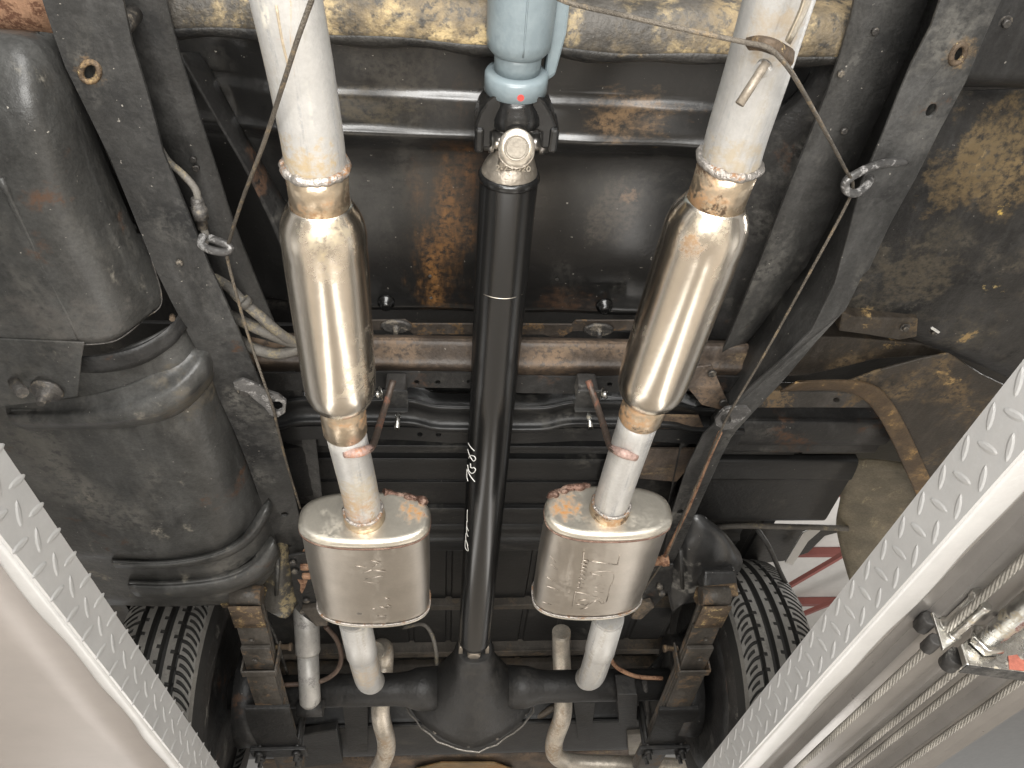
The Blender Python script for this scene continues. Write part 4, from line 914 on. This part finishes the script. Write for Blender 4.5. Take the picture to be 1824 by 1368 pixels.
# frame-to-spring brackets and the flaps
def part_slab(parent, name, poly, t, mat, bev=.003, z=None, holes=()):
    return mk(name, mat, parent, plate, [P(*p) if len(p) == 3 else P(p[0], p[1], z) for p in poly], t, holes, bev=bev)
hangL = thing('spring_hanger', 'rusty spring hanger block under the tank seam', 'bracket', P(440, 1070, .86), 'spring hangers')
part_slab(hangL, 'block', [(388, 1072, .86), (462, 1066, .86), (468, 1078, .84), (396, 1084, .84)], (0, .02, .06), rustblk)
part_slab(hangL, 'cheek', [(395, 1074, .86), (462, 1066, .86), (458, 1020, .92), (400, 1020, .92)], (0, .02, .03), tank_m)
flapL = thing('splash_flap', 'creased dusty flap hanging between the fuel tank and the frame rail', 'flap', P(500, 1090, .86))
rows = [[(462, 960, .95), (485, 930, .95), (500, 900, .96)], [(452, 1020, .92), (492, 1000, .91), (512, 965, .93)], [(448, 1068, .90), (490, 1060, .88), (520, 1030, .91)], [(458, 1078, .885), (492, 1088, .868), (526, 1062, .90)], [(462, 1080, .88), (508, 1102, .855), (530, 1075, .90)]]
bm = NB(); sheet(bm, [[P(*p) for p in r] for r in rows], 4, 4, .003); obj('panel', bm, grime('flap_dusty', (.05, .046, .04), .5, layers=[((.26, .21, .12), .5, .15, 10)], bump=.3), flapL)
bm = NB(); tube(bm, [P(496, 985, .905), P(492, 1060, .875)], .005, 8, 1); obj('crease', bm, tank_m, flapL)
flapR = thing('splash_flap', 'oily black flap with rounded shoulder beside the rear tyre', 'flap', P(1260, 1060, .88))
rows = [[(1196, 940, .97), (1235, 918, .97), (1262, 925, .97), (1285, 950, .98)], [(1190, 985, .95), (1240, 965, .93), (1290, 955, .94), (1318, 985, .98)], [(1186, 1025, .94), (1235, 1020, .91), (1300, 1000, .92), (1319, 1015, .97)], [(1190, 1060, .92), (1230, 1060, .90), (1262, 1060, .91), (1280, 1050, .94)], [(1198, 1095, .90), (1212, 1080, .895), (1240, 1072, .90), (1250, 1066, .92)]]
bm = NB(); sheet(bm, [[P(*p) for p in r] for r in rows], 4, 4, .003); obj('panel', bm, grime('oily_black', (.022, .022, .022), .32, layers=[(DUST, .6, .2, 8)], bump=.15, specks=.9, coat=.2), flapR)
bm = NB(); tube(bm, [P(1212, 978, .925), P(1216, 1048, .895)], .005, 8, 1); obj('crease', bm, rail_m, flapR)
hangR = thing('spring_hanger', 'spring hanger block crusted with orange rust beside the tyre', 'bracket', P(1285, 1050, .86), 'spring hangers')
part_slab(hangR, 'block', [(1255, 1018, .90), (1312, 1018, .90), (1316, 1062, .855), (1252, 1062, .855)], (0, .02, .05), black, .006)
part_slab(hangR, 'rust_crust', [(1254, 1048, .866), (1314, 1042, .872), (1316, 1063, .853), (1252, 1064, .852)], (0, .004, .01), rustblk, .003)
part_slab(hangR, 'lower_block', [(1248, 1064, .865), (1300, 1064, .865), (1297, 1088, .835), (1243, 1086, .835)], (0, .02, .04), rustblk, .004)
# frame brackets next to the mufflers
brL = thing('shock_bracket', 'black bolted bracket with peeling orange primer beside the muffler', 'bracket', P(550, 1110, .86), 'frame brackets at the mufflers')
part_slab(brL, 'plate', [(513, 990), (548, 985), (560, 1035), (570, 1078), (588, 1096), (580, 1116), (565, 1116), (540, 1098), (524, 1060)], (0, 0, .006), black, .002, .885)
part_slab(brL, 'foot', [(536, 1086, .87), (570, 1082, .87), (585, 1100, .86), (583, 1116, .855), (562, 1117, .855)], (0, .004, .02), grime('foot_dusty', (.06, .05, .04), .6, layers=[((.17, .13, .09), .5, .2, 14)], bump=.5), .004)
part_slab(brL, 'primer_patch', [(529, 1032, .8845), (548, 1034, .8845), (544, 1046, .8845), (538, 1058, .8845), (534, 1052, .8845), (535, 1042, .8845)], (0, 0, .002), peach, .001)
for (x, y) in ((522, 1000), (526, 1015), (546, 1067), (540, 1088), (556, 1090)):
    bm = NB(); hexbolt(bm, P(x, y, .884), (0, 0, -1), .008, .008, False, 10); obj('bolt', bm, bolt_m, brL)
for (x, y) in ((545, 997), (548, 1013)):
    bm = NB(); box(bm, P(x, y, .90), .020, .016, .05); obj('block', bm, peach, brL, .004)
brR = thing('shock_bracket', 'greasy black folded bracket tucked behind the embossed muffler', 'bracket', P(1165, 1080, .88), 'frame brackets at the mufflers')
part_slab(brR, 'plate', [(1165, 1010, .92), (1200, 1005, .92), (1195, 1050, .905), (1166, 1080, .90), (1142, 1105, .89), (1125, 1104, .89), (1138, 1080, .90)], (0, 0, .006), black, .002)
part_slab(brR, 'foot', [(1135, 1078, .885), (1160, 1072, .885), (1166, 1082, .88), (1142, 1104, .875), (1124, 1103, .875)], (0, .004, .015), grime('foot_dusty', (.06, .05, .04), .6), .003)
for (x, y) in ((1174, 1040), (1178, 1052)):
    bm = NB(); hexbolt(bm, P(x, y, .90), (0, 0, -1), .008, .014, False, 10); obj('bolt', bm, bolt_m, brR)
bm = NB(); lathe(bm, P(1165, 1000, .90), P(1190, 998, .90), [(0, .011), (.018, .011), (.019, .014), (.034, .014)], 10); obj('adjuster_nut', bm, peach, brR)

# ================================================================ CABLES, HOOKS, HANGERS
def cable(name, label, cat, path, r, mat, sub=6, grp=None):
    bm = NB(); tube(bm, [P(*p) for p in path], r, 8, sub); o = obj(name, bm, mat); return tag(o, label, cat, grp)
cable('brake_cable', 'thin brake cable running over the pale pipe to a hook and eye near the tank', 'cable', [(572, -50, .60), (555, 0, .62), (530, 70, .63), (505, 148, .65), (470, 255, .70), (432, 355, .76), (408, 430, .81), (403, 446, .815), (412, 490, .815), (440, 590, .81), (470, 680, .80), (487, 728, .80), (494, 760, .81), (512, 830, .85), (535, 905, .88)], .0022, wire_m)
cable('brake_cable', 'thin brake cable draped over the saddle clamp to a hook and eye', 'cable', [(960, -30, .70), (1005, 2, .68), (1100, 25, .66), (1200, 48, .64), (1320, 74, .625), (1365, 84, .62), (1392, 106, .625), (1420, 145, .65), (1465, 225, .72), (1505, 300, .79), (1519, 330, .81), (1505, 370, .82), (1440, 490, .825), (1365, 625, .83), (1303, 730, .835), (1285, 765, .84), (1262, 815, .86), (1225, 900, .88), (1190, 985, .90), (1148, 1050, .91)], .0022, wire_m)
cable('cable_sheath', 'rusty straight rod running beside the frame rail to the adjuster nut', 'rod', [(1283, 770, .85), (1262, 818, .862), (1226, 905, .885), (1184, 990, .905)], .004, peach, 2)
def hook(label, path, z):
    bm = NB(); tube(bm, [P(*p) for p in path], .0055, 10, 6); o = obj('cable_hook', bm, hook_m); tag(o, label, 'hook', 'bent rod cable hooks')
hook('bent steel rod hook at the end of the brake line fitting', [(362, 420, .845), (358, 434, .83), (372, 444, .815), (395, 449, .81), (408, 446, .81), (410, 440, .812), (400, 434, .815), (384, 428, .82), (374, 424, .825)], .82)
hook('bent steel rod hook poking out of a slot in the grey rail', [(1614, 288, .855), (1580, 290, .835), (1550, 298, .82), (1525, 310, .81), (1508, 322, .805), (1506, 336, .805), (1516, 344, .805), (1530, 342, .81), (1545, 328, .825), (1550, 318, .84)], .82)
def eye(label, poly, z, hx, hy, hrx, hry, bolt=None):
    o0 = thing('cable_eye', label, 'bracket', P(hx, hy, z), 'cable guide eyes')
    part_slab(o0, 'plate', poly, (0, 0, .006), hook_m, .0015, z, [hole(hx, hy, z, hrx, hry)])
    if bolt:
        bm = NB(); hexbolt(bm, P(*bolt), (0, 0, -1), .009, .008); obj('bolt', bm, bolt_m, o0)
eye('grey steel eye bracket bolted to the rail beside the resonator', [(415, 682), (432, 676), (452, 684), (478, 698), (496, 704), (510, 716), (508, 736), (496, 744), (483, 742), (470, 726), (452, 712), (440, 700), (418, 694)], .805, 493, 724, 10, 9, (437, 694, .846))
eye('small grey octagonal eye on the rail beside the bed sills', [(1282, 738), (1292, 728), (1312, 725), (1332, 726), (1338, 734), (1322, 748), (1305, 764), (1290, 766), (1276, 758), (1274, 748)], .838, 1293, 747, 10, 9)
def hanger(label, bx, rod, zb, side):
    o0 = thing('exhaust_hanger', label, 'hanger', P(bx, 715, zb-.03), 'exhaust hangers')
    c = P(bx, 693, zb)
    bm = NB(); box(bm, c, .036, .040, .046); obj('rubber_block', bm, rubber, o0, .004)
    bm = NB(); box(bm, c+Vector((0, .022, -.022)), .044, .004, .030); box(bm, c+Vector((0, .0, -.026)), .044, .050, .004); obj('bracket', bm, rail_m, o0, .001)
    bm = NB(); lathe(bm, c+Vector((.004, .026, -.02)), c+Vector((.004, .026, -.08)), [(0, .0045), (.052, .0045)], 10); obj('stud', bm, zinc, o0)
    bm = NB(); s = -side; hexbolt(bm, c+Vector((side*.026, .0, -.01)), (side, 0, -.5), .008, .010); obj('bolt', bm, zinc, o0)
    bm = NB(); tube(bm, [P(*p) for p in rod], .0058, 10, 6); obj('rod', bm, rod_m, o0)
    bm = NB(); L = [Vector(P(*p)) for p in rod[-3:]]; tube(bm, L, [.0062, .0075, .0068], 10, 4); obj('rod_weld', bm, grime('pink_weld', (.42, .29, .25), .5, .2, layers=[((.45, .24, .16), .5, .3, 30)], bump=.7, bscale=120), o0)
hanger('rubber exhaust hanger with a bent rod welded to the pipe near the tank', 706, [(700, 678, .90), (690, 712, .87), (678, 750, .82), (669, 780, .755), (660, 798, .715), (640, 806, .69), (615, 808, .693)], .94, -1)
hanger('rubber exhaust hanger with a bent rod welded to the pipe below the heat stain', 1044, [(1048, 678, .90), (1060, 712, .87), (1072, 748, .82), (1082, 780, .755), (1090, 798, .715), (1110, 808, .69), (1132, 814, .693)], .94, 1)
for i, L in enumerate(([(380, 495, .93), (408, 512, .91), (430, 535, .89), (465, 565, .88), (500, 595, .88), (530, 612, .89)], [(405, 560, .92), (430, 572, .90), (470, 590, .885), (510, 606, .885), (530, 610, .89)], [(425, 605, .91), (450, 620, .89), (490, 630, .885), (525, 624, .885), (545, 612, .89)])):
    cable('fuel_hose', ['upper dusty hose with a spring clip gathered behind the resonator', 'middle dusty hose of the bundle behind the resonator', 'lower sagging dusty hose of the bundle behind the resonator'][i], 'hose', L, [.0085, .0095, .0095][i], hose_m, 5, 'hoses behind the resonator')
bm = NB(); c = P(432, 535, .885); lathe(bm, c, P(445, 546, .884), [(0, .011), (.010, .011)], 12); o = obj('hose_clip', bm, hose_m); tag(o, 'small spring clip at the end of the upper hose', 'clip')
bl = thing('brake_line', 'thin steel brake line with a hexagonal fitting beside the rail', 'brake line', P(355, 360, .87))
bm = NB(); tube(bm, [P(*p) for p in ((285, 265, .92), (300, 288, .90), (325, 310, .885), (345, 332, .88), (352, 350, .875), (355, 380, .872), (362, 405, .87), (368, 425, .865), (360, 436, .86))], .005, 8, 5); obj('line', bm, hose_m, bl)
bm = NB(); lathe(bm, P(350, 352, .875), P(360, 400, .871), [(0, .007), (.004, .009), (.014, .009), (.0141, .011), (.030, .011), (.0301, .008), (.045, .0075)], 6); obj('fitting', bm, bolt_m, bl)
cable('brake_hose', 'rust brown hose curving from the shock bracket down to the leaf spring', 'hose', [(580, 1116, .88), (600, 1140, .87), (608, 1170, .86), (600, 1195, .85), (575, 1212, .845), (540, 1218, .845), (500, 1220, .845)], .0065, grime('brown_hose', (.09, .06, .045), .6), 6)
cable('brake_hose', 'copper coloured hose curving under the axle tube beside the tail elbow', 'hose', [(1085, 1165, .87), (1095, 1185, .86), (1115, 1198, .855), (1140, 1206, .85), (1180, 1208, .85)], .006, peach, 6)
cable('lever_rod', 'thin black rod dropping to the spring plate in front of the shock', 'rod', [(465, 1085, .93), (490, 1135, .90), (512, 1200, .88)], .004, rubber, 4)

# gussets beside the right resonator, brown plates
gs = thing('frame_gusset', 'brown stained riveted gusset between the crossmember and the rail', 'gusset', P(1255, 690, .93))
part_slab(gs, 'plate', [(1232, 655, .95), (1268, 650, .95), (1285, 690, .93), (1300, 725, .93), (1282, 730, .93), (1250, 722, .93), (1224, 690, .94)], (0, 0, .005), cross_m, .002)
for (x, y) in ((1268, 664), (1288, 716)):
    bm = NB(); hexbolt(bm, P(x, y, .94 if y < 700 else .929), (0, 0, -1), .008, .005, False, 12); obj('rivet', bm, bolt_m, gs)
gp = mk('stained_plate', cross_m, None, plate, [P(x, y, .99) for x, y in ((1150, 800), (1245, 800), (1232, 826), (1205, 858), (1135, 852), (1128, 840))], (0, 0, .005)); tag(gp, 'brown heat stained plate behind the mid pipe and the rail', 'plate')
gp = mk('stained_plate', cross_m, None, plate, [P(x, y, .975) for x, y in ((1150, 740), (1245, 742), (1262, 782), (1240, 790), (1200, 784), (1140, 780))], (0, 0, .005)); tag(gp, 'dark brown bent plate under the resonator outlet beside the rail', 'plate')
gp = mk('rail_bracket', black, None, plate, [P(x, y, .99) for x, y in ((478, 680), (560, 655), (570, 690), (520, 705), (495, 725), (482, 715))], (0, 0, .02)); tag(gp, 'dark curved bracket between the eye bracket and the resonator', 'bracket')
gp = mk('rail_bracket', black_dark, None, plate, [P(x, y, 1.0) for x, y in ((495, 735), (575, 725), (590, 795), (510, 790))], (0, 0, .02), [hole(566, 745, 1.0, 5, 4)]); tag(gp, 'black bracket plate behind the resonator outlet neck', 'bracket')
gp = mk('rail_bracket', black_dark, None, plate, [P(x, y, 1.0) for x, y in ((505, 800), (555, 795), (568, 880), (520, 890))], (0, 0, .02)); tag(gp, 'black bracket plate behind the mid pipe beside the muffler shoulder', 'bracket')

# ================================================================ BEHIND THE AXLE
def tailpipe(label, path, parts=None):
    bm = NB(); tube(bm, [P(*p) for p in path], .0295, 22, 6); o = obj('tail_pipe', bm, grime('tail_pipe_steel', (.52, .47, .40), .4, .6, layers=[((.36, .28, .2), .52, .25, 8)], bump=.3)); tag(o, label, 'tail pipe', 'tail pipes over the axle')
tailpipe('bent tail pipe passing over the axle beside the shock', [(668, 1160, 1.02), (683, 1155, 1.05), (684, 1185, 1.02), (680, 1230, .95), (678, 1275, .89), (688, 1320, .85), (684, 1350, .83), (660, 1385, .81), (600, 1400, .80)])
tailpipe('bent tail pipe passing over the axle and turning out towards the tyre', [(1000, 1125, 1.06), (1000, 1165, 1.03), (1003, 1230, .95), (1002, 1275, .89), (988, 1318, .855), (990, 1345, .84), (1020, 1358, .83), (1100, 1362, .82), (1200, 1366, .81), (1300, 1372, .80)])
pr = [(py2y(1278, .95), 1.02), (py2y(1285, .95), .955), (py2y(1292, .94), .94), (py2y(1335, .94), .94), (py2y(1342, .95), .955), (py2y(1346, .95), 1.0)]
mk('rear_crossmember', black_dark, frame, beam, pr, -.75, .9, .004, 6)
bm = NB(); tube(bm, [P(640, 1300, .96), P(760, 1298, .96), P(930, 1285, .96), P(990, 1258, .98)], .012, 10, 6); o = obj('sway_bar', bm, grime('bar_brown', (.12, .10, .08), .5, bump=.3)); tag(o, 'brown bar bent across behind the differential cover', 'bar')
bm = NB(); plate(bm, [P(x, y, 1.0) for x, y in ((738, 1371), (785, 1359), (880, 1359), (914, 1371), (914, 1400), (738, 1400))], (0, 0, .006)); o = obj('trim_board', bm, wood, None, .001); tag(o, 'varnished tan board edge behind the rear crossmember', 'board')
bm = NB(); beam(bm, [(py2y(1348, 1.02), 1.05), (py2y(1356, 1.02), 1.02), (py2y(1420, 1.02), 1.02)], -.75, .9, .004, 4); obj('rear_lip', bm, cross_m, bed)
for (a, z, t, m, lab) in (([(610, 1258), (655, 1258), (655, 1340), (620, 1340)], .93, .03, axle_m, 'black hanging plate behind the axle beside the shock'), ([(1022, 1252), (1060, 1252), (1052, 1320), (1030, 1320)], .93, .03, axle_m, 'black hanging plate behind the axle beside the tail pipe bend'),
                          ([(1100, 1238), (1136, 1238), (1134, 1296), (1104, 1296)], .80, .06, axle_m, 'black box bracket under the axle tube with a small hole'), ([(540, 1310), (600, 1300), (610, 1360), (540, 1368)], .90, .03, axle_m, 'dusty plate low behind the axle next to the spring plate'),
                          ([(1118, 1310), (1230, 1300), (1235, 1335), (1120, 1345)], .92, .03, grime('pale_panel', (.22, .20, .17), .5, bump=.2), 'pale panel glimpsed behind the spring bolts')):
    o = mk('axle_bracket', m, None, plate, [P(x, y, z) for x, y in a], (0, 0, t), bev=.004); tag(o, lab, 'bracket')
bm = NB(); tube(bm, [P(1148, 1215, .84), P(1156, 1275, .81), P(1160, 1345, .78)], [.008, .008, .010], 10, 3); o = obj('stop_rod', bm, rubber); tag(o, 'black rubber-sleeved rod hanging under the axle bracket', 'rod')
for (L, lab) in (([(1190, 1205, .92), (1235, 1090, 1.0), (1215, 1160, .95), (1160, 1205, .92)], 'dark triangular stay plate between the axle tube and the flap'),):
    o = mk('stay_plate', black_dark, None, plate, [P(*p) for p in ((1150, 1200, .93), (1240, 1100, .99), (1230, 1180, .94), (1195, 1205, .93))], (0, 0, .008)); tag(o, lab, 'plate')
# wheelhouse walls that close the view beside the tyres
for (x0, x1, lab) in ((.985, 1.0, 0), (-.86, -.845, 1)):
    bm = NB(); plate(bm, [W(x0, 1.45, .98), W(x0, 1.45, 1.20), W(x0, 3.0, 1.20), W(x0, 3.0, .98)] if lab else [W(x0, 2.35, .95), W(x0, 2.35, 1.20), W(x0, 3.0, 1.20), W(x0, 3.0, .95)], (x1-x0, 0, 0)); obj('bed_side', bm, black_dark, bed)

# ================================================================ LIFT RUNWAYS
def runway(side):
    xi = -.449 if side < 0 else .553; zt = .497; zb = .432
    s = side; yA, yB = -.6, 3.6
    lab = 'silver tread-plate lift runway with a smooth flat underside' if side < 0 else 'silver tread-plate lift runway with cables and a cylinder underneath'
    rw = thing('lift_runway', lab, 'lift runway', W(xi+s*.25, 1.5, zb), 'lift runways')
    th = .004
    bm = NB(); plate(bm, [W(xi, yA, zb), W(xi, yB, zb), W(xi, yB, zt), W(xi, yA, zt)], (s*th, 0, 0)); sp = obj('side_plate', bm, lift_m, rw)
    bm = NB(); plate(bm, [W(xi+s*(th+.0005), yA, zt-.004), W(xi+s*.52, yA, zt-.004), W(xi+s*.52, yB, zt-.004), W(xi+s*(th+.0005), yB, zt-.004)], (0, 0, .004)); obj('deck_plate', bm, lift_m, rw)
    lw = .028 if s < 0 else .046
    # rolled lower lip, slightly wavy
    n = 60; rows = []
    for k in range(n+1):
        y = yA+(yB-yA)*k/n; wv = .0022*math.sin(k*1.9)+.0016*math.sin(k*.7)
        rows.append([W(xi+s*(.0045), y, zb+.004), W(xi+s*.006, y, zb+.0005), W(xi+s*(.012), y, zb), W(xi+s*(lw-.006+wv), y, zb+.001), W(xi+s*(lw+wv), y, zb+.004), W(xi+s*(lw+wv), y, zb+.012)])
    bm = NB(); sheet(bm, rows, 1, 3, .003); obj('lip', bm, lift_m, rw)
    zp = zb+.010 if s < 0 else .487
    bm = NB()
    if s < 0:
        rows = [[W(xi+s*x, yA+(yB-yA)*k/30, zp+.0015*math.sin(k*1.3+x*9)) for x in (.022, .10, .2, .3, .4, .5)] for k in range(31)]
        sheet(bm, rows, 1, 2, .003)
    else:
        rows = []
        prof = [(.036, .468), (.045, .466), (.090, .466), (.098, .470), (.104, .478), (.135, .480), (.140, .466), (.165, .462), (.210, .462), (.218, .470), (.245, .470), (.252, .458), (.300, .458), (.306, .472), (.352, .472), (.358, .455), (.42, .452), (.455, .452), (.465, .46), (.468, .49)]
        for k in range(25): rows.append([W(xi+x, yA+(yB-yA)*k/24, z) for x, z in prof])
        sheet(bm, rows, 1, 1, .003, smooth=False)
    obj('under_pan', bm, pan_smooth if s < 0 else lift_pan, rw)
    # tread lugs: one shared mesh, every lug its own part
    bm = NB(); LL, WW, hh = .0162, .0054, .0009; m_ = 12
    base = [bm.verts.new(Vector((0, math.cos(2*math.pi*i/m_)*LL, math.copysign(abs(math.sin(2*math.pi*i/m_))**1.2, math.sin(2*math.pi*i/m_))*WW))) for i in range(m_)]
    top = [bm.verts.new(Vector((-s*hh, v.co.y*.80, v.co.z*.42))) for v in base]
    for i in range(m_): face(bm, (base[i], base[(i+1) % m_], top[(i+1) % m_], top[i]))
    face(bm, top)
    bmesh.ops.recalc_face_normals(bm, faces=bm.faces)
    me = bpy.data.meshes.new('tread_lug'); bm.to_mesh(me); bm.free(); me.materials.append(lift_m)
    w0 = wloc(rw); p = .052
    yy0, yy1 = (.52, 1.85) if s < 0 else (.40, 2.0)
    ny = int((yy1-yy0)/p)
    for j, (z, ph, ang) in enumerate((((zb+.011, 0, 62), (zb+.033, .5, -28), (zb+.055, 0, 62)) if s < 0 else ((zb+.013, 0, -28), (zb+.033, .5, 62), (zb+.053, 0, -28)))):
        for i in range(ny):
            for dy in ((0,) if True else ()):
                o = bpy.data.objects.new('tread_lug', me); COL.objects.link(o); o.parent = sp
                o.location = W(xi-s*.0001, yy0+p*(i+ph)+random.uniform(-.0006, .0006), z)-w0
                o.rotation_euler = (R_(ang), 0, 0)
    return rw
rwL = runway(-1); rwR = runway(1)
# wire ropes under the right runway
def rope(x, z, y0, y1, lab):
    bm = NB(); r = .0060
    for k in range(6):
        path = []
        N = int((y1-y0)/.006)
        for i in range(N+1):
            y = y0+(y1-y0)*i/N; a = 2*math.pi*(k/6 + y/.07)
            path.append(W(x+math.cos(a)*r*.62, y, z+math.sin(a)*r*.62))
        tube(bm, path, r*.42, 5, 1)
    o = obj('lift_cable', bm, rope_m); tag(o, lab, 'cable', 'lift cables under the runway')
rope(.700, .448, .3, 2.2, 'twisted wire rope passing across the bracket under the runway')
rope(.785, .447, .3, 2.2, 'inner of two twisted wire ropes running side by side past the bracket')
rope(.823, .447, .3, 2.2, 'outer of two twisted wire ropes running side by side past the bracket')
rope(.915, .445, .3, 2.2, 'twisted wire rope near the outer edge of the runway underside')
cyl = thing('hydraulic_cylinder', 'chrome hydraulic cylinder rod with hex nut on an end bracket', 'cylinder', P(1760, 1140, .425))
c0 = P(1757, 1142, .425); c1 = c0+Vector((0, -1, 0))
bm = NB(); lathe(bm, c0, c1, [(0, .013), (.03, .013), (.031, .0145), (.06, .0145), (.061, .0165), (.9, .0165)], 28); obj('rod', bm, zinc, cyl)
bm = NB(); lathe(bm, c0+Vector((0, .006, 0)), c1, [(0, .021), (.004, .023), (.013, .023), (.016, .020)], 6); obj('nut', bm, zinc, cyl)
yb_ = c0.y+.008
brk = thing('cylinder_bracket', 'plated steel end bracket with red paint holding the hydraulic cylinder', 'bracket', Vector((c0.x+.04, yb_, c0.z-.03)))
bm = NB(); plate(bm, [PY(x, y, yb_) for x, y in ((1712, 1148), (1722, 1184), (1930, 1212), (1930, 1100), (1790, 1085))], (0, .012, 0)); obj('plate', bm, zinc, brk, .002)
bm = NB(); plate(bm, [PY(x, y, yb_) for x, y in ((1722, 1184), (1930, 1212), (1930, 1214), (1722, 1186))], (0, .022, 0)); obj('bottom_edge', bm, rail_m, brk)
bm = NB(); plate(bm, [PY(x, y, yb_-.0012) for x, y in ((1796, 1168), (1812, 1166), (1818, 1174), (1850, 1180), (1850, 1198), (1798, 1192))], (0, .001, 0)); obj('paint_smear', bm, grime('faded_red_paint', (.40, .13, .09), .6, bump=.3), brk)
bm = NB(); q = P(1706, 1168, .42); lathe(bm, q, q+Vector((0, 1, 0)), [(0, .013), (.03, .013)], 20); obj('pulley', bm, rubber, brk)
bk2 = thing('cable_bracket', 'small plated bracket with bolts and black rubber rollers beside the cable', 'bracket', P(1672, 1120, .44))
q = P(1672, 1125, .445); yk2 = q.y
bm = NB(); plate(bm, [PY(x, y, yk2) for x, y in ((1660, 1090), (1690, 1086), (1705, 1140), (1680, 1158), (1672, 1128))], (0, .006, 0)); obj('plate', bm, zinc, bk2, .001)
for (x, y, r) in ((1657, 1100, .012), (1668, 1138, .010), (1684, 1090, .011)):
    q = PY(x, y, yk2+.004); bm = NB(); lathe(bm, q, q+Vector((0, 1, 0)), [(0, r*.8), (.002, r), (.03, r)], 8); obj('roller', bm, rubber, bk2)
for (x, y, x2, y2, r) in ((1690, 1112, 1722, 1080, .0085), (1700, 1132, 1730, 1110, .005)):
    q = PY(x, y, yk2); bm = NB(); lathe(bm, q, q+Vector((0, -1, 0)), [(0, r*1.5), (.006, r*1.5), (.007, r), (.075, r), (.076, r*1.25), (.088, r*1.25)], 14); obj('bolt', bm, zinc, bk2)
